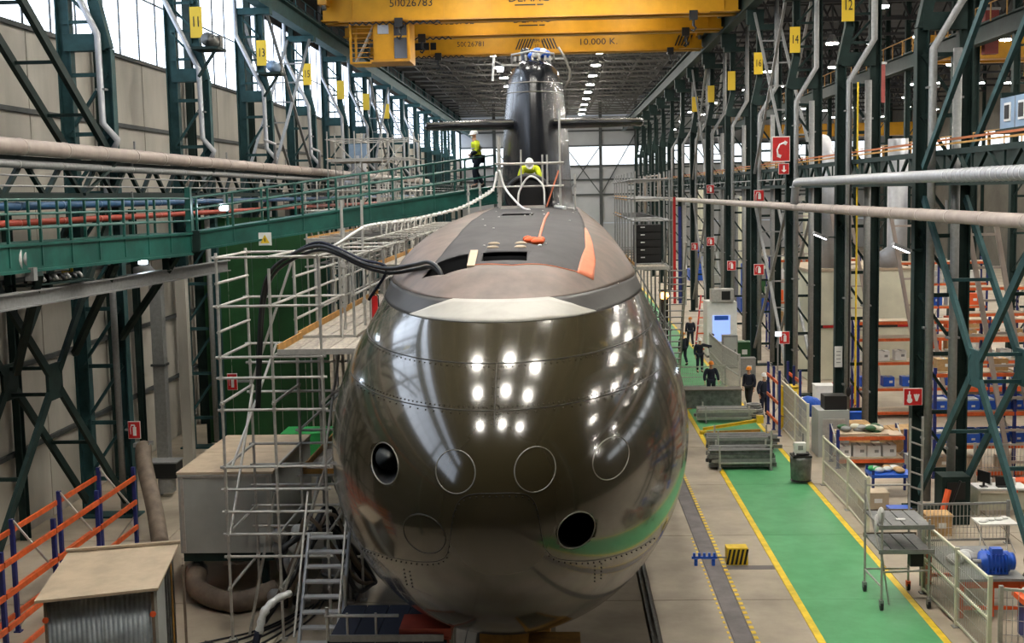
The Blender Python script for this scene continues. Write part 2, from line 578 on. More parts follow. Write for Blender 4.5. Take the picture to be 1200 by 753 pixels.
def build_column(side, k):
    """side -1 left hall row, +1 right hall row; local x points outward from the hall."""
    s = side
    y = D0 + BAY * k
    x = XL if s < 0 else XR
    where = 'left' if s < 0 else 'right'
    if k == 0:
        lab = 'nearest dark green lattice column of the %s row, standing beside the X bracing' % where
    else:
        lab = '%s dark green lattice column of the %s row, counted from the camera' % (ORD[k], where)
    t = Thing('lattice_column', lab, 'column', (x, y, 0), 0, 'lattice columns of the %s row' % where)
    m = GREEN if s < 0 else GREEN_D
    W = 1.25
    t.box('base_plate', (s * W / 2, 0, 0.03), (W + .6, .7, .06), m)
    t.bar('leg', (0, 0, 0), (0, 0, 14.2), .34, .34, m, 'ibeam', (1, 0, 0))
    t.bar('leg', (s * W, 0, 0), (s * W, 0, 18.2), .34, .42, m, 'ibeam', (1, 0, 0))
    t.bar('haunch', (0, 0, 14.2), (s * .3, 0, 15.6), .33, .33, m, 'box')
    t.bar('leg', (s * .3, 0, 15.5), (s * .3, 0, 18.2), .32, .32, m, 'ibeam', (1, 0, 0))
    t.box('crosshead', (s * W / 2, 0, 14.4), (W, .36, .5), m)
    t.box('cap', (s * .55, 0, 18.25), (1.6, .6, .3), m)
    z = 1.2
    i = 0
    while z < 13.9:
        t.box('batten', (s * W / 2, -.1, z), (W, .06, .12), m)
        if z + 1.75 < 14.2:
            t.bar('lacing', (0, -.08, z + 1.75), (s * W, -.08, z), .13, .08, m)
        z += 1.75
        i += 1
    z = 15.0
    while z < 17.6:
        t.box('batten', (s * (W + .3) / 2, -.1, z), (W - .3, .06, .1), m)
        t.bar('lacing', (s * .3, -.08, z), (s * W, -.08, z + 1.0), .12, .08, m)
        z += 1.05
    # number board
    no = {(-1, 1): '11', (-1, 2): '13', (-1, 3): '15', (1, 1): '12', (1, 2): '14', (1, 3): '16', (1, 0): '10', (-1, 0): '9'}.get((s, k))
    if k <= 6:
        bd = t.box('number_board', (s * .2, -.22, 16.35), (.46, .03, 1.15), SIGNY)
        if no:
            t.text('numerals', no, (s * .2, -.245, 16.35), .55, BLACK, '-y', parent=bd, stretch=.62)
    if k < 9:                                    # cranked rain pipe and straight stand pipe clipped to the legs
        py = -.32
        if s > 0:
            t.path('rain_pipe', [(1.15, py, 21.5), (1.15, py, 15.1), (.25, py, 13.6), (.25, py, 0.3)], .12, GALV_D, 10)
            t.path('stand_pipe', [(.95, py, 13.6), (.95, py, 0.2)], .13, GALV_D, 10)
            for zz in (2.2, 5.5, 9.0, 12.5):
                t.box('pipe_clip', (.25, py + .05, zz), (.34, .24, .06), GALV_D)
                t.box('pipe_clip', (.95, py + .05, zz - .3), (.36, .24, .06), GALV_D)
        else:
            t.path('rain_pipe', [(-1.35, py, 21.5), (-1.35, py, 17.2), (-.15, py, 14.6), (-.12, py, 12.0), (.3, py, 11.5), (.15, py, 11.2)], .1, ALU, 10)
            t.path('lower_pipe', [(-.1, py, 10.8), (-.1, py, 0.3)], .1, GALV_D, 10)
            t.box('pipe_clip', (-.12, py + .05, 13.0), (.3, .24, .06), GALV_D)
    if s > 0 and k in (2, 4):
        t.box('label_plate', (.55, -.15, 9.2), (.3, .02, .22), WHITE)
    return t


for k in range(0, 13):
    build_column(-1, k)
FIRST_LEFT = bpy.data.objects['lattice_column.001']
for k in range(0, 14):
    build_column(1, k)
# the rows go on behind the camera
for o_ in (FIRST_LEFT, bpy.data.objects['lattice_column.021']):
    for k in range(-4, -1):
        c_ = copy_tree(o_)
        c_.location.y = D0 + BAY * k
        c_['label'] = '%s lattice column behind the camera in the %s row' % (ORD[-k - 1], 'left' if o_ is FIRST_LEFT else 'right')

# bracing between columns -1 and 0, both sides
for s in (-1, 1):
    x = XL if s < 0 else XR
    where = 'left' if s < 0 else 'right'
    t = Thing('cross_bracing', 'large green X bracing with gusset plate beside the nearest %s column' % where, 'bracing', (x, D0 - BAY / 2, 0))
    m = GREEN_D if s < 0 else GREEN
    for dx in (0, s * 1.2):
        g = t.box('gusset', (dx, 0, 5.0), (.08, .9, .95), m)
        for a, b in (((-4.7, .6), (-.3, 4.75)), ((4.7, .6), (.3, 4.75)), ((-4.7, 9.3), (-.3, 5.25)), ((4.7, 9.3), (.3, 5.25))):
            t.bar('diagonal', (dx, a[0], a[1]), (dx, b[0], b[1]), .24, .1, m, 'box', (1, 0, 0))
    for (yy, zz) in ((0, 5.35), (0, 4.65), (2.3, 7.1), (-2.3, 7.1), (2.3, 2.9), (-2.3, 2.9)):
        t.bar('rung', (0, yy, zz), (s * 1.2, yy, zz), .09, .09, m)
    if s < 0:
        for dx in (0, -1.2):
            t.bar('upper_strut', (dx, 4.75, 11.2), (dx, -4.9, 17.6), .26, .14, m, 'box', (1, 0, 0))
        for q in (.15, .35, .55, .75):
            yy, zz = 4.75 - 9.65 * q, 11.2 + 6.4 * q
            t.bar('rung', (0, yy, zz), (-1.2, yy, zz), .09, .09, m)
    else:
        for dx in (0, 1.2):
            t.bar('upper_strut', (dx, 4.75, 10.2), (dx, -4.9, 18.0), .2, .12, m, 'box', (1, 0, 0))
# slender X bracing further down the rows
for s, k, lab in ((1, 2, 'slender X bracing rods between the third and fourth right columns'), (-1, 2, 'slender white X bracing between the third and fourth left columns'),
                  (1, 5, 'slender X bracing rods between the sixth and seventh right columns'), (-1, 5, 'slender X bracing between the sixth and seventh left columns')):
    x = XL if s < 0 else XR
    t = Thing('cross_bracing', lab, 'bracing', (x, D0 + BAY * (k + .5), 0))
    m = GALV_D
    for zs in (((1, 9.0), (10.5, 19.0)) if s > 0 else ((10.8, 18.2),)):
        for dx in (0, s * 1.2):
            t.bar('diagonal', (dx, -4.9, zs[0]), (dx, 4.9, zs[1]), .13, .1, m)
            t.bar('diagonal', (dx, 4.9, zs[0]), (dx, -4.9, zs[1]), .13, .1, m)
        zc = (zs[0] + zs[1]) / 2
        for q in (-.6, -.3, 0, .3, .6):
            t.bar('rung', (0, 4.9 * q, zc + q * (zs[1] - zs[0]) / 2), (s * 1.2, 4.9 * q, zc + q * (zs[1] - zs[0]) / 2), .07, .07, m)

# crane runways
for s in (-1, 1):
    x = -13.45 if s < 0 else 10.35
    where = 'left' if s < 0 else 'right'
    z0, z1 = (18.4, 19.3) if s < 0 else (19.2, 20.3)
    t = Thing('crane_runway', 'long green crane runway girder with walkway rail along the %s column tops' % where, 'girder', (x, 75, 0))
    m = GREEN if s < 0 else GREEN_D
    t.bar('girder', (0, -110, (z0 + z1) / 2), (0, 124, (z0 + z1) / 2), .55, z1 - z0, m, 'ibeam')
    t.box('crane_rail', (0, 7, z1 + .06), (.09, 234, .12), STEELD)
    t.box('walkway_plate', (s * .75, 7, z1 - .05), (1.0, 234, .05), m)
    for zz in (.5, 1.0):
        t.tube('handrail', (s * .3, -60, z1 + zz), (s * .3, 124, z1 + zz), .03, m, 6)
    L = [((s * .3, y, z1), (s * .3, y, z1 + 1.0), .05) for y in np.arange(-58, 124, 2.575)]
    v, f = bars_mesh(L)
    t.mesh('handrail_posts', v, f, m, kind='stuff')
    if s > 0:
        for k in range(0, 14):
            t.box('seat', (.3, D0 + BAY * k - 75, 18.8), (.9, .5, .8), m)
# ------- galleries of pipes along both rows
t = Thing('pipe_gallery', 'dark zigzag lattice service gallery along the left columns above the gangway', 'gallery', (-13.0, 75, 0))
t.bar('chord', (0, -55, 10.75), (0, 120, 10.75), .12, .16, GREEN_D)
t.bar('chord', (0, -55, 9.85), (0, 120, 9.85), .12, .16, GREEN_D)
t.box('floor_grating', (-.5, 32, 9.8), (1.0, 175, .05), GREEN_D)
L = []
for i in range(130):
    y = -55 + i * 1.2
    L.append(((0, y, 9.85 if i % 2 else 10.75), (0, y + 1.2, 10.75 if i % 2 else 9.85), .11))
v, f = bars_mesh(L)
t.mesh('zigzag_lattice', v, f, GREEN_D, kind='stuff')
for i in range(17):
    t.bar('knee_strut', (.2, -49 + i * 10.3 - 3.4, 9.9), (.2, -49 + i * 10.3, 11.1), .08, .08, GREEN_D)
for zz in (10.1, 10.35):
    t.tube('handrail', (.28, -55, zz), (.28, 120, zz), .025, GALV_D, 6)

t = Thing('pipe_gallery', 'dark zigzag lattice service gallery along the right columns with orange rail', 'gallery', (11.0, 75, 0))
t.bar('chord', (0, -50, 10.6), (0, 120, 10.6), .12, .16, GREEN_D)
t.bar('chord', (0, -50, 9.75), (0, 120, 9.75), .12, .16, GREEN_D)
t.box('floor_grating', (.5, 35, 9.7), (1.0, 170, .05), GREEN_D)
L = []
for i in range(130):
    y = -50 + i * 1.2
    L.append(((0, y, 9.75 if i % 2 else 10.6), (0, y + 1.2, 10.6 if i % 2 else 9.75), .09))
    if i % 2:
        L.append(((0, y, 9.75), (0, y, 10.6), .06))
v, f = bars_mesh(L)
t.mesh('zigzag_lattice', v, f, GREEN_D, kind='stuff')
t.box('orange_rail', (-.05, 35, 10.95), (.05, 170, .06), RAILO, label='faded orange top rail')
t.box('tan_rail', (-.05, 35, 10.83), (.05, 170, .05), TOE)
for i in range(34):
    t.box('rail_post', (0, -48 + i * 5.15, 10.8), (.07, .07, .4), TOE)
t.tube('handrail', (-.2, -50, 10.1), (-.2, 120, 10.1), .03, GALV_D, 6)


def long_pipe(lab, x, z, y0, y1, r, m, extra=None, clip=2.6, name='service_pipe'):
    t = Thing(name, lab, 'pipe', (x, y0, z))
    pts = [(0, 0, 0), (0, y1 - y0, 0)] if extra is None else extra
    t.path('pipe', pts, r, m, 14)
    n = int((min(y1, 110) - y0) / clip)
    for i in range(n):
        t.tube('pipe_band', (0, i * clip + .5, 0), (0, i * clip + .6, 0), r * 1.06, m, 16)
    for i in range(n // 4 + 1):
        t.box('hanger', (0, i * 10.3 + 1.0, r + .12), (.05, .05, .26), GALV_D)
    return t


long_pipe('thick beige lagged pipe along the left columns, topmost of the left pipes', -12.75, 11.02, 5, 120, .2, PIPE)
long_pipe('thin grey pipe under the thick beige pipe on the left', -12.85, 10.62, 5, 120, .1, GALV_D)
long_pipe('blue pipe running behind the green gangway railing on the left', -12.9, 9.62, 5, 110, .1, OLDBLUE)
long_pipe('red pipe below the blue pipe on the left side', -12.9, 9.22, 5, 110, .085, OLDRED)
long_pipe('long pinkish lagged pipe along the right columns, lower of the two thick right pipes', 10.0, 8.88, 21, 125, .17, PIPE)
t = Thing('service_pipe', 'grey steel pipe along the right columns, upper thick pipe with a downward elbow', 'pipe', (9.85, 5, 0))
t.path('pipe', [(0, 16, 9.92), (0, 46.2, 9.92), (0, 46.7, 9.88), (0, 46.9, 9.7), (-.05, 46.9, 9.0)], .165, ALU, 14)
for i in range(20):
    t.tube('pipe_band', (0, 20 + i * .35, 9.92), (0, 20.08 + i * .35, 9.92), .176, ALU, 16)
t.box('flange', (0, 46.9, 9.72), (.4, .4, .06), ALU)
t = Thing('vent_stack', 'thin grey pipe rising at the far end of the lower right pipe', 'pipe', (10.0, 124, 8.9))
t.path('pipe', [(0, 0, -.16), (0, 0, 2.3), (-1.4, 0, 2.1), (-1.4, 0, -1.5)], .2, PIPE, 8)
t.box('collar', (0, 0, .3), (.5, .5, .1), PIPE)

# ================================================================== ROOF LAMPS
def bay_lamp(lab, loc, m, group, hang=1.8, r=.42):
    t = Thing('high_bay_lamp', lab, 'lamp', loc, 0, group)
    t.tube('hanger', (0, 0, .55), (0, 0, .55 + hang), .03, BLACK, 6)
    t.cone('reflector', (0, 0, .05), r * 1.15, .5, GALV_D)
    t.tube('lens', (0, 0, -.02), (0, 0, .04), r, m, 16)
    return t


for row, x in (('right', 3.6), ('left', -5.4)):
    for n in range(10):
        bay_lamp('%s roof lamp of the %s lamp row beyond the yellow cranes' % (ORD[n], row), (x, 95.5 + BAY * n, 21.3), LENS, 'main hall lamps beyond the cranes, %s row' % row, 2.95)
for row, x in (('left', -4.6), ('middle', .2), ('right', 4.2)):
    for n, y in enumerate((15.6, 21.2, 26.0, 36.6, 46.9, 57.2, 66.0, 74.6, 84.4)):  # last lamps of each row are unseen, added to brighten the cranes
        bay_lamp('%s wide roof lamp of the %s row above the submarine' % (ORD[n], row), (x, y, 21.3), LENSW, 'main hall lamps above the submarine, %s row' % row, 2.95, .65 if y < 70 else .4)
for q, x in enumerate((16.5, 21.0, 30, 36, 43)):
    for k in range(-2, 12):  # nearest lamps of each row are out of view, added to light the bin racks
        y = 50 + 11.3 * k + (x * 1.7) % 5
        z = 19.2 - (k % 3) * .5
        bay_lamp('%s small lamp from the camera in the %s lamp row of the neighbouring halls' % (ORD[k + 2], ORD[q]), (x, y, z), LENSN, 'lamps of the neighbouring halls, %s row' % ORD[q], 24.78 - z - .55, .36)

# ================================================================== SUBMARINE
HY0, HL, HP, HQ, HR, HZ, HX = 16.73, 9.87, 2.1, 2.0, 3.60, 5.035, -1.01
ZT_Y = [17, 19, 20.5, 22, 24, 26, 28, 31, 36, 70]
ZT = [5.6, 7.2, 7.9, 8.3, 8.62, 8.9, 9.08, 9.2, 9.27, 9.27]


def hrb(y):
    u = np.clip((y - HY0) / HL, 0, 1)
    r = HR * (1 - (1 - u) ** HP) ** (1 / HQ)
    t = np.clip((y - 72) / 24, 0, 1)
    return r * np.sqrt(np.clip(1 - t * t, 0, 1))


def hrad(y, th):
    y = np.asarray(y, float) + 0 * th
    rb = hrb(y)
    s = np.clip((y - 18) / 9, 0, 1)
    s = s * s * (3 - 2 * s)
    zt = np.interp(y, ZT_Y, ZT)
    t = np.clip((y - 60) / 12, 0, 1)
    zt = zt * (1 - t) + 6.5 * t
    w = 1.0 + 1.65 * s
    c = 1.9 * s
    h = np.maximum(zt - HZ - c, .2)
    lo = np.zeros_like(rb)
    hi = np.full_like(rb, 6.)
    cth, sth = np.cos(th), np.sin(th)
    for _ in range(24):
        m = (lo + hi) / 2
        f = np.abs(m * sth / w) ** 3 + np.abs(np.maximum(m * cth - c, 0) / h) ** 3 - 1
        lo = np.where(f < 0, m, lo)
        hi = np.where(f < 0, hi, m)
    rc = np.minimum(np.where(cth > .15, lo, 0), rb * (.7 + .9 * s))
    return (rb ** 14 + rc ** 14) ** (1 / 14)


def hin(x, y, z):
    dx, dz = x - HX, z - HZ
    return (np.hypot(dx, dz) < hrad(y, np.arctan2(dx, dz))) & (y > HY0)


def top_z(x, y):
    x, y = np.broadcast_arrays(np.asarray(x, float), np.asarray(y, float))
    lo, hi = np.full(x.shape, HZ), np.full(x.shape, 10.5)
    for _ in range(24):
        m = (lo + hi) / 2
        i = hin(x, y, m)
        lo, hi = np.where(i, m, lo), np.where(i, hi, m)
    return lo


def front_y(x, z):
    x, z = np.broadcast_arrays(np.asarray(x, float), np.asarray(z, float))
    lo, hi = np.full(x.shape, 16.7), np.full(x.shape, 34.0)
    for _ in range(24):
        m = (lo + hi) / 2
        i = hin(x, m, z)
        hi, lo = np.where(i, m, hi), np.where(i, lo, m)
    return hi


def half_w(y, z):
    y, z = np.broadcast_arrays(np.asarray(y, float), np.asarray(z, float))
    lo, hi = np.zeros(y.shape), np.full(y.shape, 4.2)
    for _ in range(24):
        m = (lo + hi) / 2
        i = hin(HX + m, y, z)
        lo, hi = np.where(i, m, lo), np.where(i, hi, m)
    return lo


def grid_shell(P, off, back, closed=False):
    """P[i,j,3] grid of points on the hull -> solid plate from -back to +off along the outward direction from the axis."""
    P = np.asarray(P)
    du = np.gradient(P, axis=0)
    dv = np.gradient(P, axis=1)
    N = np.cross(du, dv)
    ln = np.linalg.norm(N, axis=2, keepdims=True)
    C = P - np.stack([np.full(P.shape[:2], HX), np.maximum(P[..., 1], 23.0), np.full(P.shape[:2], HZ)], -1)
    N = np.where(ln > 1e-9, N / np.maximum(ln, 1e-9), C / np.linalg.norm(C, axis=2, keepdims=True))
    sg = np.sign((N * C).sum(2, keepdims=True))
    N = N * np.where(sg == 0, 1, sg)
    A, B = P + N * off, P - N * back
    ni, nj = P.shape[:2]
    v = [tuple(q) for q in A.reshape(-1, 3)] + [tuple(q) for q in B.reshape(-1, 3)]
    f = []
    o = ni * nj
    for i in range(ni - 1):
        for j in range(nj - 1):
            a, b, c, d = i * nj + j, i * nj + j + 1, (i + 1) * nj + j + 1, (i + 1) * nj + j
            f.append((a, b, c, d))
            f.append((o + d, o + c, o + b, o + a))
    for i in range(ni - 1):
        for j, flip in ((0, False), (nj - 1, True)):
            q = (i * nj + j, (i + 1) * nj + j, o + (i + 1) * nj + j, o + i * nj + j)
            f.append(q if not flip else q[::-1])
    for j in range(nj - 1):
        for i, flip in ((0, True), (ni - 1, False)):
            q = (i * nj + j, i * nj + j + 1, o + i * nj + j + 1, o + i * nj + j)
            f.append(q if not flip else q[::-1])
    me = raw_mesh('plate', v, f, True)
    bm = bmesh.new()
    bm.from_mesh(me)
    bmesh.ops.remove_doubles(bm, verts=bm.verts, dist=1e-5)
    bmesh.ops.recalc_face_normals(bm, faces=bm.faces)
    bm.to_mesh(me)
    bm.free()
    return me


def prism(poly, axis, a, b, m):
    """closed prism; poly in (x,y) for axis z, in (x,z) for axis y."""
    n = len(poly)
    if axis == 'z':
        v = [(p[0], p[1], a) for p in poly] + [(p[0], p[1], b) for p in poly]
    else:
        v = [(p[0], a, p[1]) for p in poly] + [(p[0], b, p[1]) for p in poly]
    f = [(k, (k + 1) % n, n + (k + 1) % n, n + k) for k in range(n)] + [tuple(range(n - 1, -1, -1)), tuple(range(n, 2 * n))]
    me = raw_mesh('cut', v, f)
    bm = bmesh.new()
    bm.from_mesh(me)
    bmesh.ops.recalc_face_normals(bm, faces=bm.faces)
    bm.to_mesh(me)
    bm.free()
    me.materials.append(m)
    return me


def cut(me, cutters):
    """boolean difference, baked into a new mesh; the cutters do not stay in the scene."""
    tmp = [bpy.data.objects.new('cut_target', me)]
    COL.objects.link(tmp[0])
    for c in cutters:
        o = bpy.data.objects.new('cut_tool', c)
        COL.objects.link(o)
        tmp.append(o)
        md = tmp[0].modifiers.new('b', 'BOOLEAN')
        md.operation = 'DIFFERENCE'
        md.solver = 'EXACT'
        md.object = o
        md.material_mode = 'TRANSFER'
    dg = bpy.context.evaluated_depsgraph_get()
    out = bpy.data.meshes.new_from_object(tmp[0].evaluated_get(dg))
    for o in tmp:
        bpy.data.objects.remove(o)
    return out


def ellipse(cx, cz, rx, rz, n=40):
    return [(cx + rx * math.cos(2 * PI * k / n), cz + rz * math.sin(2 * PI * k / n)) for k in range(n)]


sub = Thing('submarine', 'huge dark glossy submarine with rounded bow, black sail and flat grey deck', 'submarine', (0, 0, 0))
# hull of revolution with the raised casing blended on top
t_ = np.linspace(0, 1, 64)
ys = np.concatenate([HY0 + 0.0008 + HL * t_ ** 2.4, np.linspace(29, 72, 30), np.linspace(73.5, 95.9, 18)])
NT = 176
th = np.linspace(-PI, PI, NT, endpoint=False)
Yg, Tg = np.meshgrid(ys, th, indexing='ij')
Rg = hrad(Yg, Tg)
V = np.stack([HX + Rg * np.sin(Tg), Yg, HZ + Rg * np.cos(Tg)], -1).reshape(-1, 3)
F = []
for i in range(len(ys) - 1):
    for k in range(NT):
        F.append((i * NT + k, i * NT + (k + 1) % NT, (i + 1) * NT + (k + 1) % NT, (i + 1) * NT + k))
F.append(tuple(range(NT - 1, -1, -1)))
F.append(tuple((len(ys) - 1) * NT + k for k in range(NT)))
hm = raw_mesh('hull', V, F, True)
hm.materials.append(HULL)
bm = bmesh.new()
bm.from_mesh(hm)
bmesh.ops.recalc_face_normals(bm, faces=bm.faces)
bm.to_mesh(hm)
bm.free()
TUBE_OPEN = [(-2.675, 5.71, .25, .275), (.17, 4.86, .275, .27)]
TUBE_SHUT = [(-1.53, 5.79, .29, .28), (-.40, 5.80, .29, .29), (.72, 5.73, .29, .28), (-2.01, 4.87, .33, .29)]
hatches = [[(-2.56, 22.75), (-2.30, 23.08), (-1.72, 23.02), (-1.66, 21.93), (-2.08, 22.02)],
           [(-1.43, 22.93), (-.61, 22.93), (-.60, 22.2), (-1.42, 22.2)],
           [(-1.36, 29.6), (-.62, 29.6), (-.62, 28.9), (-1.36, 28.9)]]
hatch_cut = [prism(h, 'z', 7.0, 10.0, DARK) for h in hatches]
tube_cut = [prism(ellipse(*e), 'y', 16.0, 19.6, DARK) for e in TUBE_OPEN]
hm = cut(hm, tube_cut + hatch_cut)
sub.add('hull', hm, Matrix())

# casing shell: everything above the chine plane z = 7.93
ny, nx = 70, 61
yy = float(front_y(np.array([HX]), np.array([7.93]))[0]) + .004 + 44 * np.linspace(0, 1, ny) ** 2.2
th_m = np.arctan2(half_w(yy, 7.93), np.full(ny, 7.93 - HZ))
S = np.linspace(-1, 1, nx)
TT = th_m[:, None] * S[None]
YY = yy[:, None] + 0 * TT
RR = hrad(YY, TT)
P = np.stack([HX + RR * np.sin(TT), YY, HZ + RR * np.cos(TT)], -1)
me = grid_shell(P, .008, .06)
me.materials.append(TAUPE)
sub.add('casing_shell', cut(me, hatch_cut), Matrix(), label='dusty taupe casing above the bow chine')


def chine(z0, z1, nz, s0, s1, ns, yend=40.0):
    zs = np.linspace(z0, z1, nz)
    G = np.zeros((nz, ns, 3))
    for i, z in enumerate(zs):
        ytip = float(front_y(np.array([HX]), np.array([z]))[0]) + .004
        s = np.linspace(s0, s1, ns)
        y = ytip + (yend - ytip) * s ** 2
        x = HX + np.sign(s) * half_w(y, z)
        G[i] = np.stack([x, y, np.full(ns, z)], -1)
    return G


me = grid_shell(chine(7.63, 7.925, 7, -1, 1, 121), .005, .05)
me.materials.append(HULLG)
sub.add('chine_band', me, Matrix(), label='grey band below the casing')
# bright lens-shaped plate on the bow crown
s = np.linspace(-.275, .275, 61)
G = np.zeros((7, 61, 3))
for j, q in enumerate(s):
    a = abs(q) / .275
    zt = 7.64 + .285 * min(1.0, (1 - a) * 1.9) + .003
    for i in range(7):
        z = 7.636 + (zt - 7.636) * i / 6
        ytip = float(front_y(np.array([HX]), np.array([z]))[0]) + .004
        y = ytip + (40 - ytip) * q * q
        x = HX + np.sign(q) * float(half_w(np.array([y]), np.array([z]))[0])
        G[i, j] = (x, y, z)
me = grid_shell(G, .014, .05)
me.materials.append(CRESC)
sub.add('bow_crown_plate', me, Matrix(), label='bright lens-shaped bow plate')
# flat grey deck plate
ex = np.array([-2.52, -1.78, -.85, .06, .44])
ey = np.array([22.74, 22.14, 21.9, 22.28, 22.6])
lx_y, lx = [22.7, 23.6, 25.3, 29, 35, 60], [-2.52, -2.28, -2.10, -1.94, -1.86, -1.8]
rx_y, rx = [22.3, 24, 26, 60], [.46, .58, .56, .52]
nu, nv = 41, 60
G = np.zeros((nv, nu, 3))
for i in range(nv):
    q = (i / (nv - 1)) ** 2
    for j in range(nu):
        u = j / (nu - 1)
        xf = -2.52 + 2.96 * u
        y = np.interp(xf, ex, ey) * (1 - q) + 60 * q
        xa, xb = np.interp(y, lx_y, lx), np.interp(y, rx_y, rx)
        G[i, j, 0] = xa + (xb - xa) * u
        G[i, j, 1] = y
G[..., 2] = top_z(G[..., 0], G[..., 1])
me = grid_shell(G, .018, .05)
me.materials.append(DECK)
sub.add('deck_plate', cut(me, hatch_cut), Matrix(), label='matt dark grey walking deck')
# thin orange primer line along the deck's front edge
pl = [(x, y - .03, float(top_z(x, y - .03)) + .012) for x, y in zip(np.linspace(-1.55, .44, 24), np.interp(np.linspace(-1.55, .44, 24), ex, ey))]
sub.path('primer_line', pl, .011, PRIMER, 6)
# orange primer wedge on the right shoulder
lft = [(.545, 27.1), (.50, 24.5), (.40, 23.55), (.30, 22.42)]
rgt = [(.575, 27.1), (.66, 25.3), (.68, 23.85), (.60, 22.62)]
G = np.zeros((16, 8, 3))
for i in range(16):
    q = i / 15 * 3
    a = min(int(q), 2)
    fr = q - a
    A = np.array(lft[a]) * (1 - fr) + np.array(lft[a + 1]) * fr
    B = np.array(rgt[a]) * (1 - fr) + np.array(rgt[a + 1]) * fr
    for j in range(8):
        G[i, j, :2] = A + (B - A) * j / 7
G[..., 2] = top_z(G[..., 0], G[..., 1])
me = grid_shell(G, .024, .02)
me.materials.append(PRIMER)
sub.add('primer_patch', me, Matrix(), label='orange primer wedge')
# hatch coamings, slots
sub.box('hatch_jamb', (-1.60, 22.47, float(top_z(-1.6, 22.47)) + .025), (.14, 1.05, .06), WOOD, rx=.22)
for dy in (23.35, 23.72):
    for dx in (-1.27, -.75):
        sub.ball('deck_fitting', (dx, dy, float(top_z(dx, dy)) + .02), (.12, .07, .04), WOOD)
for k in range(34):
    dx, dy = RND.uniform(-1.8, .4), RND.uniform(23.5, 33)
    if k < 16:
        sub.ball('deck_bolt', (dx, dy, float(top_z(dx, dy)) + .02), (.025, .025, .012), GALV)
# seams along waterlines and the bow tongue
def surf_path(name, pts, r, m, off=.0, closed=False):
    pts = np.array(pts)
    y = front_y(pts[:, 0], pts[:, 1])
    P = [(a, b - off, c) for a, b, c in zip(pts[:, 0], y, pts[:, 1])]
    if closed:
        P.append(P[0])
        P.append(P[1])
    return sub.path(name, P, r, m, 6)


def resamp(pts, n):
    pts = np.array(pts, float)
    d = np.concatenate([[0], np.cumsum(np.linalg.norm(np.diff(pts, axis=0), axis=1))])
    q = np.linspace(0, d[-1], n)
    return np.stack([np.interp(q, d, pts[:, 0]), np.interp(q, d, pts[:, 1])], -1)


def waterline(z, smax, n=90, yend=34.0):
    s = np.linspace(-smax, smax, n)
    ytip = float(front_y(np.array([HX]), np.array([z]))[0]) + .003
    y = ytip + (yend - ytip) * s ** 2
    x = HX + np.sign(s) * half_w(y, z)
    return [(a, b, z) for a, b in zip(x, y)]


sub.path('seam', waterline(7.13, .58), .011, SEAM, 6)
sub.path('seam', waterline(6.56, .50), .009, SEAM, 6)
sub.path('seam', waterline(7.632, .8), .006, SEAM, 6)
surf_path('seam', resamp([(-.985, 7.13), (-.985, 6.36)], 20), .006, SEAM)
tongue = [(-3.3, 4.02), (-2.93, 4.2), (-2.43, 4.33), (-1.99, 4.43), (-1.76, 4.52), (-1.65, 4.68), (-1.57, 5.15), (-1.49, 5.39), (-1.34, 5.5), (-1.08, 5.53),
          (-.66, 5.52), (-.48, 5.46), (-.38, 5.29), (-.31, 4.85), (-.25, 4.65), (-.08, 4.48), (.35, 4.3), (.75, 4.19), (1.2, 4.05), (1.5, 3.97)]
surf_path('seam', resamp([tuple(p)[:2] for p in [(q[0], q[1]) for q in smooth_pts([(a, b, 0) for a, b in tongue], 6)]], 120), .006, SEAM)
for e in TUBE_SHUT:
    p = ellipse(*e, n=44)
    if e[1] > 5:
        surf_path('tube_shutter_ring', p, .009, EDGE if e[0] > -1.9 else SEAM, .0, True)
    else:
        surf_path('tube_shutter_ring', p, .010, SEAM, .0, True)
for e in TUBE_OPEN:
    surf_path('tube_opening_rim', ellipse(*e, n=44), .010, EDGE, .0, True)
    r = sub.tube('tube_throat', (e[0], 18.4, e[1]), (e[0], 19.5, e[1]), e[2] * .8, STEELD, 16)
# fastener rows
dots = []
for z, s_, n_ in ((7.09, .5, 60), (6.60, .42, 70), (7.66, .36, 44), (6.52, .42, 40)):
    dots += waterline(z, s_, n_)
tg = resamp([(q[0], q[1]) for q in smooth_pts([(a, b, 0) for a, b in tongue], 6)], 70)
for a, b in tg:
    b2 = b - .045
    dots.append((a, float(front_y(np.array([a]), np.array([b2]))[0]), b2))
for z in np.arange(6.4, 7.1, .11):
    for dx in (-.04, .04):
        dots.append((-.985 + dx, float(front_y(np.array([-.985 + dx]), np.array([z]))[0]), z))
for cx in (-2.35, .5):
    for k in range(5):
        for dx in (-.05, .05):
            z = 4.15 - k * .08
            dots.append((cx + dx, float(front_y(np.array([cx + dx]), np.array([z]))[0]), z))
v, f = boxes_mesh([((a, b, c), (.02, .016, .02)) for a, b, c in dots])
sub.mesh('fastener_rows', v, f, SEAM, kind='stuff')

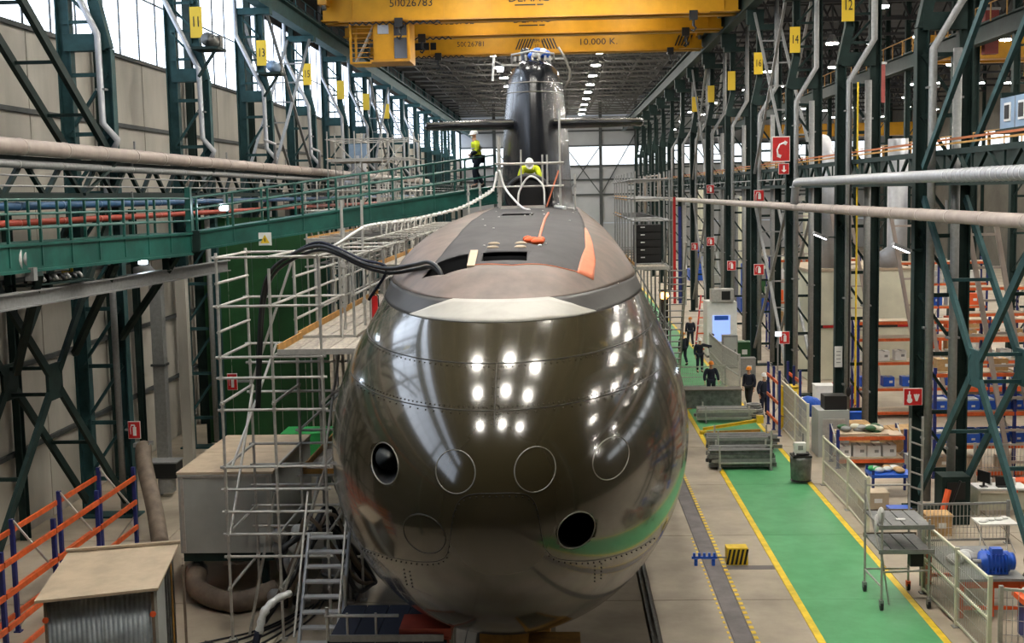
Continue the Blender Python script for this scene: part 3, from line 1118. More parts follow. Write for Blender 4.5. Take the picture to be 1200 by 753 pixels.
# sail: lofted teardrop sections, flared foot and rounded crown
SX = -.71
sz = [9.0, 9.2, 9.45, 9.8, 10.4, 11.2, 12.0, 12.8, 13.2, 13.45, 13.6, 13.68]
sw = [1.42, 1.25, 1.17, 1.13, 1.10, 1.06, 1.0, .92, .86, .77, .60, .30]
sf = [35.3, 35.7, 35.9, 36.0, 36.0, 36.05, 36.1, 36.2, 36.3, 36.5, 36.9, 37.6]
sl = [10.6, 9.8, 9.4, 9.2, 9.0, 8.9, 8.8, 8.6, 8.4, 8.0, 7.2, 5.6]
NS = 44
V, F = [], []
for z, w, y0, ln in zip(sz, sw, sf, sl):
    for k in range(NS):
        a = 2 * PI * k / NS
        c = (1 - math.cos(a)) / 2            # 0 at the nose, 1 at the tail
        wy = w * (abs(math.sin(a)) ** .75) * (1.0 if c < .45 else (1 - ((c - .45) / .55) ** 2 * .55))
        V.append((SX + math.copysign(wy, math.sin(a)) if abs(math.sin(a)) > 1e-6 else SX, y0 + ln * c, z))
for i in range(len(sz) - 1):
    for k in range(NS):
        F.append((i * NS + k, i * NS + (k + 1) % NS, (i + 1) * NS + (k + 1) % NS, (i + 1) * NS + k))
F.append(tuple((len(sz) - 1) * NS + k for k in range(NS)))
me = raw_mesh('sail', V, F, True)
bm = bmesh.new(); bm.from_mesh(me); bmesh.ops.recalc_face_normals(bm, faces=bm.faces); bm.to_mesh(me); bm.free()
me.materials.append(SAIL)
sail = sub.add('sail', me, Matrix(), label='tall glossy black sail')
for z, w, y in ((10.05, 1.12, 36.0), (12.62, .935, 36.18), (12.9, .905, 36.22)):
    sub.path('sail_seam', [(SX + w * math.sin(a), y + 1.25 * (1 - math.cos(a)) - .01, z) for a in np.linspace(-1.25, 1.25, 24)], .012, EDGE if z > 12 else SEAM, 6, parent=sail)
# sail planes with rounded leading edges
for s_ in (-1, 1):
    pts = []
    prof = [(0, 0), (.06, .09), (.25, .15), (.6, .16), (1.2, .10), (1.7, .02), (1.2, -.08), (.6, -.13), (.25, -.13), (.06, -.08)]
    v, f = [], []
    for x, sc, yo in ((.55, 1.05, 36.6), (1.4, 1.05, 36.6), (2.6, .9, 36.72), (3.2, .82, 36.8), (3.26, .6, 36.95)):
        for a, b in prof:
            v.append((SX + s_ * x, yo + a * sc, 11.72 + b * sc))
    n_ = len(prof)
    for i in range(4):
        for k in range(n_):
            f.append((i * n_ + k, i * n_ + (k + 1) % n_, (i + 1) * n_ + (k + 1) % n_, (i + 1) * n_ + k))
    f.append(tuple(4 * n_ + k for k in range(n_)))
    pl_ = sub.mesh('sail_plane', v, f, SAIL, False, label='left sail plane' if s_ < 0 else 'right sail plane')
    sub.bar('leading_edge', (SX + s_ * .6, 36.62, 11.80), (SX + s_ * 3.15, 36.82, 11.80), .05, .05, EDGE, parent=pl_)
# mast heads and fittings on the sail crown
sub.tube('mast_head', (-.95, 38.2, 13.5), (-.95, 38.2, 13.95), .16, SAIL, 16)
sub.ball('mast_cap', (-.95, 38.2, 13.98), (.17, .17, .12), SAIL)
sub.tube('mast_head', (-.3, 39.2, 13.5), (-.3, 39.2, 13.9), .12, STEELD, 16)
sub.path('crown_rail', [(SX - .62, 36.9, 13.5), (SX - .62, 36.8, 13.75), (SX, 36.4, 13.8), (SX + .62, 36.8, 13.75), (SX + .62, 36.9, 13.5)], .03, GALV, 6)
for k in range(9):
    a = -1.2 + 2.4 * k / 8
    sub.box('crown_clip', (SX + .66 * math.sin(a), 37.15 - .6 * math.cos(a), 13.62), (.07, .07, .14), GALV)
# things standing on the sail crown
t = Thing('tarpaulin_bundle', 'blue and white tarpaulin bundle tied on top of the sail', 'tarpaulin', (-.55, 37.2, 13.6))
for k in range(9):
    t.ball('fold', (RND.uniform(-.22, .22), RND.uniform(-.2, .2), .14 + RND.uniform(0, .16)), (.16, .14, .12), BINBLUE if k % 3 else WHITE)
t = Thing('work_lamp', 'small bright work lamp and white rod at the left edge of the sail top', 'lamp', (-1.55, 36.8, 13.3))
t.bar('arm', (0.45, .1, .15), (-.05, 0, .15), .05, .05, GALV)
t.box('head', (-.12, -.1, .0), (.2, .1, .12), GALV_D)
t.box('led', (-.12, -.16, .0), (.16, .02, .09), LED)
t.tube('rod', (-.35, 0, -.3), (-.3, 0, .45), .035, WHITE, 8)
t.bar('stay', (-.05, 0, .15), (-.32, 0, .3), .03, .03, GALV)
t = Thing('bent_strip', 'pale bent metal strip sticking out at the right of the sail top', 'strip', (.05, 36.9, 13.2))
t.path('strip', [(0, 0, .75), (.18, 0, .45), (.33, 0, .05), (.3, 0, -.2), (.18, 0, -.45)], .035, EDGE, 6)
t.bar('bracket', (-.35, .1, .42), (.2, 0, .42), .05, .05, GALV)

# orange strap and cloth lying on the deck
t = Thing('strap', 'orange lashing strap with bunched cloth lying on the grey deck', 'strap', (-.4, 23.9, 0))
zz = lambda x, y: float(top_z(x, y)) + .03
t.path('webbing', [(-.02, 0, zz(-.42, 23.9)), (.0, .6, zz(-.4, 24.5)), (.04, 2, zz(-.36, 25.9)), (.08, 3.8, zz(-.32, 27.7)), (.14, 6, zz(-.26, 29.9))], .028, PRIMER, 6)
for dx, dy, a, b in ((-.14, -.02, .16, .1), (-.03, -.12, .13, .12), (.03, .1, .09, .2), (-.22, .08, .1, .08)):
    t.ball('bunched_cloth', (dx, dy, zz(-.4 + dx, 23.9 + dy) + .03), (a, b, .07), TRAFFIC)
t.ball('shackle', (.02, -.32, zz(-.38, 23.58)), (.04, .05, .03), WHITE)
# keel blocks and cradle under the hull
for i in range(8):
    y = 24 + i * 5.5
    t = Thing('keel_block', '%s dark keel block stack under the hull, counted from the bow' % ORD[i], 'block', (HX, y, 0), 0, 'keel blocks under the submarine')
    t.box('concrete_base', (0, 0, .4), (1.6, 1.2, .8), CONC_D)
    t.box('timber_cap', (0, 0, 1.1), (1.4, 1.0, .6), TOE)
for i, (x, y, c) in enumerate(((-2.45, 21.0, OLDRED), (-.2, 20.6, TOE))):
    t = Thing('cradle_support', ('red and grey support block below the left of the bow' if i == 0 else 'timber topped dark support below the middle of the bow'), 'support', (x, y, 0))
    h = 2.2 if i == 0 else 2.0
    t.box('body', (0, 0, h / 2 - .1), (.85, .7, h - .2), GALV_D if i == 0 else STEELD)
    t.box('top_pad', (0, 0, h - .1), (.9, .75, .2), c)
    t.box('side_rib', (-.38, -.37, h / 2), (.08, .06, h - .3), c)
    t.box('side_rib', (.38, -.37, h / 2), (.08, .06, h - .3), c)

# ================================================================== OVERHEAD CRANES
def crane(y, num, numx, lab, first=False):
    t = Thing('overhead_crane', lab, 'crane', (0, y, 0), 0, 'yellow overhead cranes')
    for gy in (0.3, 1.7):
        t.box('girder', (-1.5, gy, 20.25), (23.2, .6, 1.4), YEL)
        t.box('top_flange', (-1.5, gy, 20.98), (23.4, .8, .06), YEL)
        t.box('bottom_flange', (-1.5, gy, 19.52), (23.4, .8, .06), YEL)
    for x in (-12.9, 9.9):
        t.box('end_carriage', (x, 1.0, 20.6), (.5, 4.4, .7), YEL_D)
        for wy in (-.6, 2.6):
            t.tube('wheel', (x - .1, wy, 20.3), (x + .1, wy, 20.3), .3, STEELD, 16)
    for k in range(9):
        t.box('stiffener', (-11.5 + k * 2.6, -.02, 20.25), (.08, .06, 1.36), YEL)
    # festoon cable and hooks
    P = [(-11.6 + .19 * i, -.16, 19.35 - (.13 if i % 2 else 0)) for i in range(28)]
    t.path('festoon_cable', P, .05, RUBBER, 6)
    t.bar('festoon_track', (-12.2, -.16, 19.44), (8.5, -.16, 19.44), .06, .08, YEL_D)
    for hx in ((-8.8, 7.6) if first else (-8.3, 7.9)):
        h = t.box('hoist_block', (hx, -.2, 19.3), (.45, .3, .5), BLACK)
        t.tube('hook_shank', (hx, -.2, 18.7), (hx, -.2, 19.1), .08, BLACK, 8, parent=h)
        t.path('hook', [(hx, -.2, 18.75), (hx + .14, -.2, 18.6), (hx, -.2, 18.42), (hx - .14, -.2, 18.52)], .06, BLACK, 6, parent=h)
    t.text('fleet_number', num, (numx, -.03, 20.38 if first else (20.3 if y < 80 else 20.12)), .62 if y < 80 else .5, BLACK)
    t.text('maker_lettering', 'DEMAG', (-1.5, -.03, 20.48 if first else 20.3), .62, BLACK, stretch=1.1)
    t.box('underline', (-1.5, -.02, 20.12 if first else 19.95), (1.6, .02, .07), BLACK)
    return t


def hazard(t, x0, x1, z0, z1, n, slope):
    for k in range(n):
        xa = x0 + (x1 - x0) * k / n
        w = (x1 - x0) / n * .5
        t.mesh('hazard_stripe', [(xa, -.03, z0), (xa + w, -.03, z0), (xa + w + slope, -.03, z1), (xa + slope, -.03, z1),
                                 (xa, .0, z0), (xa + w, .0, z0), (xa + w + slope, .0, z1), (xa + slope, .0, z1)],
               [(0, 1, 2, 3), (4, 7, 6, 5), (0, 4, 5, 1), (1, 5, 6, 2), (2, 6, 7, 3), (3, 7, 4, 0)], BLACK)


c1 = crane(70, '50026783', -8.1, 'nearest of the three yellow overhead cranes, with number 50026783 and operator cab', True)
c2 = crane(77.2, '50026782', -6.3, 'middle yellow overhead crane with number 50026782')
c3 = crane(87.6, '50026781', -6.0, 'farthest yellow overhead crane with striped panels and 10.000 K. lettering')
hazard(c3, -2.9, -1.75, 19.68, 20.4, 6, .3)
hazard(c3, -.85, .2, 19.68, 20.4, 5, -.3)
hazard(c3, 8.2, 9.3, 19.68, 20.4, 5, .3)
for o in list(c3.o.children):
    if o.name.startswith(('maker_lettering', 'underline')):
        bpy.data.objects.remove(o)
c3.text('maker_lettering', 'DEMAG', (-1.3, -.04, 20.25), .3, BLACK)
c3.text('maker_lettering', '10 t', (-1.3, -.04, 19.9), .3, BLACK)
c3.text('load_lettering', '10.000 K.', (2.9, -.04, 20.08), .62, BLACK, stretch=1.15)
c3.box('cable_window', (-9.2, -.02, 20.05), (1.5, .04, .5), DARK)
# operator cab under the first crane
cb = c1.box('operator_cab', (-9.25, 1.4, 18.35), (2.0, 2.4, 2.3), YEL)
for x, z, w, h, m in ((-9.75, 19.0, .62, .5, ALU), (-8.78, 18.95, .72, .62, GLASS_D), (-8.78, 17.95, .72, 1.15, GLASS_D)):
    c1.box('cab_window', (x, .185, z), (w, .05, h), m, parent=cb)
for x in (-9.2, -8.32):
    c1.box('window_post', (x, .17, 18.4), (.07, .06, 2.2), YEL, parent=cb)
c1.box('cab_sill', (-9.25, .3, 17.15), (2.2, 2.6, .12), YEL_D, parent=cb)
c1.box('cab_roof', (-9.25, 1.2, 19.56), (2.2, 2.5, .1), YEL, parent=cb)
cg = c1.box('stair_cage', (-10.95, 1.4, 17.2), (1.5, 2.0, .1), YEL)
for x in (-11.65, -10.3):
    for yy in (.45, 2.3):
        c1.box('cage_post', (x, yy, 18.4), (.13, .13, 2.4), YEL, parent=cg)
for z in np.arange(17.5, 19.5, .27):
    c1.bar('cage_bar', (-11.65, .45, z), (-10.3, .45, z), .04, .04, YEL_D, parent=cg)
c1.bar('cage_stair', (-11.5, 1.3, 17.3), (-10.4, 1.3, 19.4), .5, .08, GALV, parent=cg)
# cranes of the neighbouring hall
for y, z, lab in ((92, 19.6, 'yellow overhead crane girder in the neighbouring hall, nearer one at top right'), (175, 17.6, 'far yellow overhead crane in the neighbouring hall, seen between the columns')):
    t = Thing('overhead_crane', lab, 'crane', (38.4, y, z), 0)
    t.box('girder', (0, 0, 0), (24, .8, 1.7), YEL)
    t.box('bottom_flange', (0, 0, -.9), (24, 1.1, .1), YEL_D)
    t.box('girder', (0, 3.5, 0), (24, .8, 1.7), YEL)
    t.box('hoist_trolley', (2, 1.7, 1.1), (2.4, 3.2, .9), YEL_D)
    t.box('end_carriage', (-11.8, 1.7, .5), (.5, 5, .8), YEL_D)
    t.box('end_carriage', (11.8, 1.7, .5), (.5, 5, .8), YEL_D)

# ================================================================== GANGWAY AND LEFT PLATFORM
def walkway(t, a, b, w, m, girder_h=.6, posts=8, rails=(.33, .65, .97), end_posts=True):
    """straight walkway between floor points a and b (near edge), width w away from the camera side."""
    a, b = Vector(a), Vector(b)
    d = (b - a)
    nrm = Vector((-d.y, d.x, 0)).normalized() * w
    for q, nm in ((Vector((0, 0, 0)), 'girder'), (nrm, 'girder')):
        t.bar(nm, a + q - Vector((0, 0, girder_h / 2)), b + q - Vector((0, 0, girder_h / 2)), .14, girder_h, m, 'ibeam')
    t.bar('floor_plate', a + nrm / 2 + Vector((0, 0, -.03)), b + nrm / 2 + Vector((0, 0, -.03)), w, .05, m)
    for q in (Vector((0, 0, 0)), nrm):
        for r in rails:
            t.tube('handrail', a + q + Vector((0, 0, r)), b + q + Vector((0, 0, r)), .028, m, 8)
        for i in range(posts + 1):
            p = a + d * (i / posts) + q
            t.bar('rail_post', p - Vector((0, 0, girder_h * .8)), p + Vector((0, 0, rails[-1])), .06, .06, m)
    L = []
    for i in range(posts * 2 + 1):
        p = a + d * (i / (posts * 2))
        L.append((p + Vector((0, 0, -.12)), p + nrm + Vector((0, 0, -.12)), .08))
    return L


t = Thing('gallery_platform', 'green railed platform on the left that the gangway starts from', 'platform', (0, 0, 0))
walkway(t, (-12.45, 24.0, 8.82), (-10.62, 35.1, 8.76), 1.1, BLUEGREEN, .66, 9)
t.box('side_panel', (-11.95, 27.2, 8.42), (.04, 1.1, .4), BLUEGREEN, rz=-.165)
for k in range(3):
    p = Vector((-12.4, 26.0 + k * 3.6, 0)) + Vector((.164, .986, 0)) * 0
    t.bar('knee_brace', (-10.9 - .5 * (2 - k) * .9, 34.6 - (2 - k) * 3.6, 8.1), (-13.2, 36.2 - (2 - k) * 3.6, 5.6), .16, .16, GREEN_D)
t.box('end_post', (-10.66, 35.15, 9.3), (.16, .16, 1.5), BLUEGREEN)

g = Thing('gangway', 'long sloping green gangway with triple handrails leading to the submarine sail', 'gangway', (0, 0, 0))
walkway(g, (-10.45, 35.2, 8.78), (-1.98, 38.95, 9.93), 1.0, BLUEGREEN, .55, 9)
g.box('hinge_plate', (-10.5, 35.3, 8.5), (.25, .4, .6), GREEN_D)
t = Thing('support_beam', 'long grey steel beam carrying the left platform from below', 'beam', (-12.0, 20, 7.55))
t.bar('beam', (-.7, 0, 0), (1.2, 19.5, 0), .24, .36, GALV_D, 'ibeam')
for k in range(4):
    t.box('packing_stool', (-.35 + k * .38, 5.0 + k * 3.2, .33), (.18, .18, .34), GREEN_D)
t = Thing('cable_tray', 'row of black cable clamps hanging under the left platform', 'tray', (-12.2, 27.6, 7.88))
for k in range(8):
    t.path('clamp', [(.06 * k, .22 * k - .05, 0), (.06 * k, .22 * k, .1), (.06 * k + .2, .22 * k + .03, .12), (.06 * k + .28, .22 * k, .02)], .045, GALV_D if k % 2 else RUBBER, 6)
t.bar('tray', (-.1, -.3, -.06), (.6, 2, -.06), .5, .04, GREEN_D)
t = Thing('pipe_hook', 'yellow bent pipe bracket hanging below the left platform', 'bracket', (-12.1, 30, 7.98))
t.path('pipe', [(-.25, 0, 0), (.0, 0, 0), (.0, 0, .55)], .035, FYEL, 8)
t.tube('nipple', (0, 0, .55), (0, 0, .75), .03, WHITE, 8)
t.box('valve', (.06, 0, .48), (.14, .08, .08), GALV)
t = Thing('insulated_roll', 'white wrapped roll at the left edge of the platform', 'roll', (-12.0, 27.0, 8.1))
t.tube('roll', (-.5, 0, .35), (0, .1, .35), .3, PLASTIC, 16)
t.tube('core', (-.05, .1, .35), (.06, .12, .35), .16, GALV_D, 16)
t.box('shackle', (.1, .2, .0), (.2, .2, .3), GALV_D)


def led_lamp(lab, loc, pole=0):
    t = Thing('work_light', lab, 'lamp', loc)
    t.box('housing', (0, .05, 0), (.3, .1, .24), GALV_D)
    t.box('led_panel', (0, -.01, 0), (.22, .02, .16), LED)
    t.box('bracket', (0, .08, .2), (.06, .06, .3), GALV_D)
    if pole:
        t.tube('pole', (0, .1, -pole), (0, .1, .3), .03, GALV_D, 8)


led_lamp('bright blue-white work light hanging below the left platform', (-11.78, 34.3, 8.0))
led_lamp('bright blue-white work light on the gangway railing above its start', (-9.95, 36.3, 9.45))
led_lamp('bright white work light strip between columns behind the men at right', (9.7, 55.0, 3.2), 3.2)


# ================================================================== SIGNS
def picto(t, bd, kind, w, h, y=-.025):
    """flat white pictograms on a sign plate centred at the thing's origin."""
    def q(c, s, rot=0.0):
        t.box('pictogram', (c[0] * w, y, c[1] * h), (s[0] * w, .012, s[1] * h), WHITE, ry=rot, parent=bd)
    if kind == 'extinguisher':
        q((.05, -.08), (.3, .55))
        q((.05, .25), (.12, .14))
        q((-.1, .32), (.32, .07))
        t.path('pictogram', [(-.22 * w, y, .32 * h), (-.33 * w, y, .1 * h), (-.3 * w, y, -.25 * h)], .035 * w, WHITE, 5, parent=bd)
    elif kind == 'phone':
        t.path('pictogram', [(.2 * w, y, .28 * h), (-.08 * w, y, .2 * h), (-.24 * w, y, -.02 * h), (-.2 * w, y, -.3 * h)], .055 * w, WHITE, 6, parent=bd)
        q((.26, .26), (.2, .16), .5)
        q((-.12, -.3), (.24, .14), .4)
    elif kind == 'alarm':
        q((-.22, -.05), (.2, .4))
        q((-.22, .25), (.07, .24))
        t.tube('pictogram', (-.2 * w, y - .004, -.22 * h), (-.2 * w, y + .004, -.22 * h), .16 * w, WHITE, 16, parent=bd)
        for k in range(3):
            q((.2 + .07 * (k - 1), .05 * (k % 2) - .05), (.09, .45 - .1 * (k % 2)), .3 * (k - 1))
    elif kind == 'triangle':
        v = [(-.4 * w, y, -.35 * h), (.4 * w, y, -.35 * h), (0, y, .38 * h), (-.4 * w, y + .01, -.35 * h), (.4 * w, y + .01, -.35 * h), (0, y + .01, .38 * h)]
        t.mesh('pictogram', v, [(0, 1, 2), (5, 4, 3), (0, 3, 4, 1), (1, 4, 5, 2), (2, 5, 3, 0)], FYEL, parent=bd)
        t.box('pictogram', (0, y - .01, -.08 * h), (.07 * w, .012, .3 * h), BLACK, parent=bd)
    elif kind == 'arrow':
        q((0, .05), (.16, .6))
        q((-.1, -.2), (.3, .1), .7)
        q((.1, -.2), (.3, .1), -.7)


def sign(lab, loc, w, h, kind, m=None, rz=0.0):
    t = Thing('fire_sign' if m is None else 'warning_sign', lab, 'sign', loc, rz)
    t.box('border', (0, .008, 0), (w, .02, h), WHITE)
    bd = t.box('plate', (0, -.008, 0), (w * .92, .02, h * .92), m or RED)
    picto(t, bd, kind, w * .9, h * .9)
    return t


def col_sign(lab, k, x, z, w, h, kind):
    t = sign(lab, (x, D0 + BAY * k - .48, z), w, h, kind)
    t.box('bracket', (max(-w * .45, min(w * .45, 10.6 - x)), .165, 0), (.08, .31, .08), GALV_D)


col_sign('large red telephone sign on the third right column', 2, 10.14, 11.45, .82, 1.15, 'phone')
col_sign('small red arrow sign directly under the telephone sign', 2, 10.27, 10.55, .48, .5, 'arrow')
col_sign('red fire alarm sign with white hand on the nearest right column', 0, 10.36, 3.48, .56, .52, 'alarm')
col_sign('small red extinguisher sign low on the third right column', 2, 10.32, 2.8, .48, .58, 'extinguisher')
col_sign('small red extinguisher sign on the fourth right column at pipe level', 3, 10.8, 5.3, .55, .6, 'extinguisher')
col_sign('tiny red fire sign on the fifth right column, low down', 4, 10.75, 4.9, .55, .6, 'extinguisher')
col_sign('tiny red fire sign on the sixth right column below pipe level', 5, 10.7, 6.0, .55, .6, 'extinguisher')
col_sign('tiny red fire sign on the seventh right column', 6, 10.7, 5.2, .55, .6, 'extinguisher')
col_sign('tiny red fire sign on the fourth right column above pipe level', 3, 10.8, 9.3, .55, .6, 'extinguisher')
col_sign('tiny red fire sign on the sixth right column above the pink pipe', 5, 10.7, 9.7, .55, .6, 'extinguisher')
t = sign('red fire extinguisher sign at the end of the left platform rail', (-10.97, 34.95, 8.4), .56, .56, 'extinguisher')
t.box('bracket', (.26, .13, .2), (.1, .26, .06), GALV_D)
t = sign('red fire extinguisher sign on the nearest left column', (-13.05, 36.45, 2.75), .38, .54, 'extinguisher')
t.box('bracket', (-.15, .12, 0), (.3, .22, .06), GALV_D)
sign('yellow triangle warning sign under the start of the gangway', (-8.66, 35.9, 8.5), .38, .38, 'triangle', WHITE)
t = sign('small red sign behind the front poles of the scaffold', (-7.78, 28.45, 5.4), .24, .4, 'extinguisher')
t.box('bracket', (.2, .05, 0), (.5, .05, .05), GALV_D)
t = Thing('notice_board', 'white notice sheet on the second right column, near its foot', 'notice', (10.55, 46.9, 3.25))
t.box('sheet', (0, 0, 0), (.3, .02, .8), WHITE)
for k in range(4):
    t.box('text_line', (0, -.014, .2 - k * .14), (.16, .006, .03), GALV_D)
t = Thing('air_unit', 'blue-grey box unit with square windows hanging over the right gallery', 'cabinet', (11.25, 30.0, 11.45))
bd = t.box('casing', (0.4, 0, 0), (.8, 4.2, .78), AHU)
for k in range(4):
    y = 1.55 - k * .95
    fr = t.box('window_frame', (-.015, y, .02), (.03, .42, .46), WHITE)
    t.box('window', (-.035, y, .02), (.02, .3, .34), BLACK, parent=fr)
for k in range(3):
    t.box('panel_joint', (-.006, 1.07 - k * .95, 0), (.012, .02, .76), GALV_D)
t.box('hanger_beam', (.4, 1.8, .45), (1.0, .1, .12), GREEN_D)
t.box('carrier', (.4, 0, -.45), (1.0, 4.3, .12), GREEN_D)
for i, (x, y, z, lab) in enumerate(((9.85, 46.95, 7.85, 'angled floodlight on the second right column, left one of two below the pink pipe'), (10.05, 36.6, 7.85, 'angled floodlight on the nearest right column, below the pink pipe'))):
    t = Thing('floodlight', lab, 'lamp', (x, y, z))
    t.box('arm', (.32, .05, -.05), (.6, .05, .05), GREEN_D)
    t.box('housing', (0, 0, 0.03), (.55, .3, .1), GALV_D, ry=.42)
    t.box('lens', (-.01, 0, -.03), (.46, .26, .03), FLOOD, ry=.42)

# ================================================================== SCAFFOLDS
def scaffold(name, lab, xs, ys, top, ledgers, transoms, decks, m=GALV, base=0.0, braces=(), r=.033, tops=None, rails_x=(), rails=()):
    """tube scaffold. ledgers run along y on every x line at these z, transoms along x on every y line.
    decks: (x0, x1, iy0, iy1, z, planks)."""
    t = Thing(name, lab, 'scaffold', (0, 0, 0))
    nodes = []
    for i, x in enumerate(xs):
        for j, y in enumerate(ys):
            tp = tops[i] if tops else top
            t.tube('standard', (x, y, base + .05), (x, y, tp), r, m, 6)
            t.box('base_plate', (x, y, base + .025), (.16, .16, .05), m) if base == 0 else None
            for z in set(ledgers) | set(transoms):
                if z < tp:
                    nodes.append(((x, y, z), (.075, .075, .09)))
    for x in xs:
        for z in ledgers:
            t.tube('ledger', (x, ys[0] - .12, z), (x, ys[-1] + .12, z), r, m, 6)
    for y in ys:
        for z in transoms:
            t.tube('transom', (xs[0] - .1, y, z), (xs[-1] + .1, y, z), r, m, 6)
    for x in rails_x:
        for z in rails:
            t.tube('guard_rail', (x, ys[0] - .1, z), (x, ys[-1] + .1, z), r, m, 6)
    for p0, p1 in braces:
        t.tube('brace', p0, p1, r, m, 6)
    for x0, x1, j0, j1, z, n in decks:
        w = (x1 - x0) / n
        for j in range(j0, j1):
            for k in range(n):
                t.box('deck_plank', (x0 + w * (k + .5), (ys[j] + ys[j + 1]) / 2, z), (w - .02, ys[j + 1] - ys[j] - .03, .05), PLANK)
        t.box('toe_board', (x0 + .01, (ys[j0] + ys[j1]) / 2, z + .1), (.035, ys[j1] - ys[j0], .16), TOE)
        t.box('toe_board', ((x0 + x1) / 2, ys[j0] - .02, z + .02), (x1 - x0, .035, .12), TOE if z < 5 else GALV)
    v, f = boxes_mesh(nodes)
    t.mesh('couplers', v, f, m, kind='stuff')
    return t


# front tower beside the bow
t = scaffold('scaffold_tower', 'tall front scaffold tower of galvanised tubes left of the bow', (-7.35, -6.22, -5.15), (26.0, 28.5), 8.55,
             (8.45, 7.4, 6.3, 5.3, 3.9, 2.4, 1.2), (8.45, 7.4, 6.3, 5.85, 5.15, 3.9, 3.4, 2.9, 2.4, 1.9), [(-6.1, -4.05, 0, 1, 6.38, 6)],
             braces=(((-7.3, 26.0, 2.4), (-7.3, 28.5, 5.3)), ((-7.35, 28.5, 5.3), (-6.2, 28.5, 8.4)), ((-6.2, 26.05, 1.0), (-5.15, 26.05, 3.9)), ((-7.0, 26.1, .1), (-6.3, 26.1, 3.3)),
                     ((-7.2, 26.0, 3.9), (-6.7, 28.5, 6.3)), ((-5.2, 26.0, 3.9), (-5.2, 28.5, 6.2))),
             tops=(8.55, 8.2, 8.5), rails_x=(-7.35,), rails=(7.9, 6.85))
# long scaffold along the hull
LY = [28.6 + 2.55 * i for i in range(14)]
t = scaffold('long_scaffold', 'long galvanised scaffold along the left flank of the submarine with grey plank deck', (-6.25, -4.86), LY, 8.4,
             (8.3, 7.4, 6.3, 4.2, 3.1, 1.1), (8.3, 6.3, 4.2, 3.1, 1.1), [(-6.2, -4.86, 0, 5, 6.38, 4), (-6.2, -4.86, 0, 4, 3.18, 4), (-6.2, -4.86, 5, 13, 7.3, 4)],
             braces=[((-6.25, LY[i], 1.1 + (2 if i % 2 else 0)), (-6.25, LY[i + 1], 1.1 + (0 if i % 2 else 2))) for i in range(0, 13)] +
                    [((-4.86, LY[i], 3.2), (-4.86, LY[i + 1], 6.2)) for i in range(0, 8, 2)],
             rails_x=(-6.25,), rails=(6.85, 7.85))
# upper scaffold beyond, along the shoulder up to the gangway
UY = [44 + 2.2 * i for i in range(9)]
scaffold('upper_scaffold', 'dense scaffold with timber edged decks behind the gangway, left of the sail', (-9.1, -7.75, -6.4), UY, 10.3,
         (9.9, 9.2, 8.2, 7.2, 5.0), (9.9, 9.2, 8.2, 7.2, 5.0), [(-7.75, -6.4, 0, 8, 9.1, 4), (-9.1, -7.75, 0, 8, 8.1, 4)],
         braces=[((-6.4, UY[i], 7.2), (-6.4, UY[i + 1], 9.2)) for i in range(0, 8)] + [((-9.1, UY[i], 9.2), (-9.1, UY[i + 1], 7.2)) for i in range(0, 8)])
SY = [63, 65.2, 67.4]
t = scaffold('stair_scaffold', 'scaffold stair tower by the left columns beyond the gangway', (-11.8, -10.4, -9.0, -7.6), SY, 13.0,
             (12.6, 11.6, 10.6, 9.6), (12.6, 11.6, 10.6, 9.6, 8.4, 6), [(-11.8, -9.0, 0, 2, 11.5, 4)],
             braces=[((-11.8, 63, 9.6), (-9.0, 63, 12.6)), ((-10.4, 63, 9.6), (-7.6, 63, 12.6)), ((-9, 65.2, 12.6), (-7.6, 65.2, 9.6)), ((-11.8, 65.2, 12.6), (-9, 65.2, 9.6))])
# right flank
RY = [45 + 2.3 * i for i in range(8)]
t = scaffold('flank_scaffold', 'scaffold with timber edged decks on the right flank of the submarine', (2.75, 4.0), RY, 10.4,
             (10.1, 9.4, 8.6, 6.9, 4.6, 2.4), (10.1, 9.4, 8.6, 6.9, 4.6, 2.4), [(2.75, 4.0, 2, 7, 9.3, 4), (2.75, 4.0, 0, 3, 6.85, 4), (2.75, 4.0, 4, 7, 8.5, 4)],
             m=GALV_D, braces=[((4.0, RY[i], 2.4), (4.0, RY[i + 1], 4.6)) for i in range(0, 7)] + [((4.0, RY[i], 8.6), (4.0, RY[i + 1], 6.9)) for i in range(0, 7, 2)] +
                    [((2.75, RY[0], 4.6), (4.0, RY[0], 2.4)), ((2.75, RY[0], 6.9), (4.0, RY[0], 4.6))])
t = Thing('drawer_cabinet', 'tall black drawer cabinet standing on the right flank scaffold', 'cabinet', (3.4, 47.6, 6.88))
t.box('body', (0, .4, .75), (1.05, .7, 1.5), DARK)
for k in range(5):
    d = t.box('drawer', (0, .03, .2 + k * .29), (.98, .04, .25), BLACK)
    t.box('handle', (-.2, 0, .25 + k * .29), (.16, .03, .04), WHITE, parent=d)
t = Thing('stair_flight', 'scaffold stair with light handrails going down behind the right of the hull', 'stairs', (4.7, 50, 0))
for s_ in (-.4, .4):
    t.bar('stringer', (s_, -.2, 6.6), (s_ + .4, 7.5, .4), .05, .2, GALV)
    t.tube('handrail', (s_, -.2, 7.6), (s_ + .4, 7.5, 1.4), .03, GALV, 6)
for k in range(20):
    q = (k + .5) / 20
    t.box('tread', (.4 * q, -.2 + 7.7 * q, 6.6 - 6.2 * q), (.8, .25, .04), GALV_D)
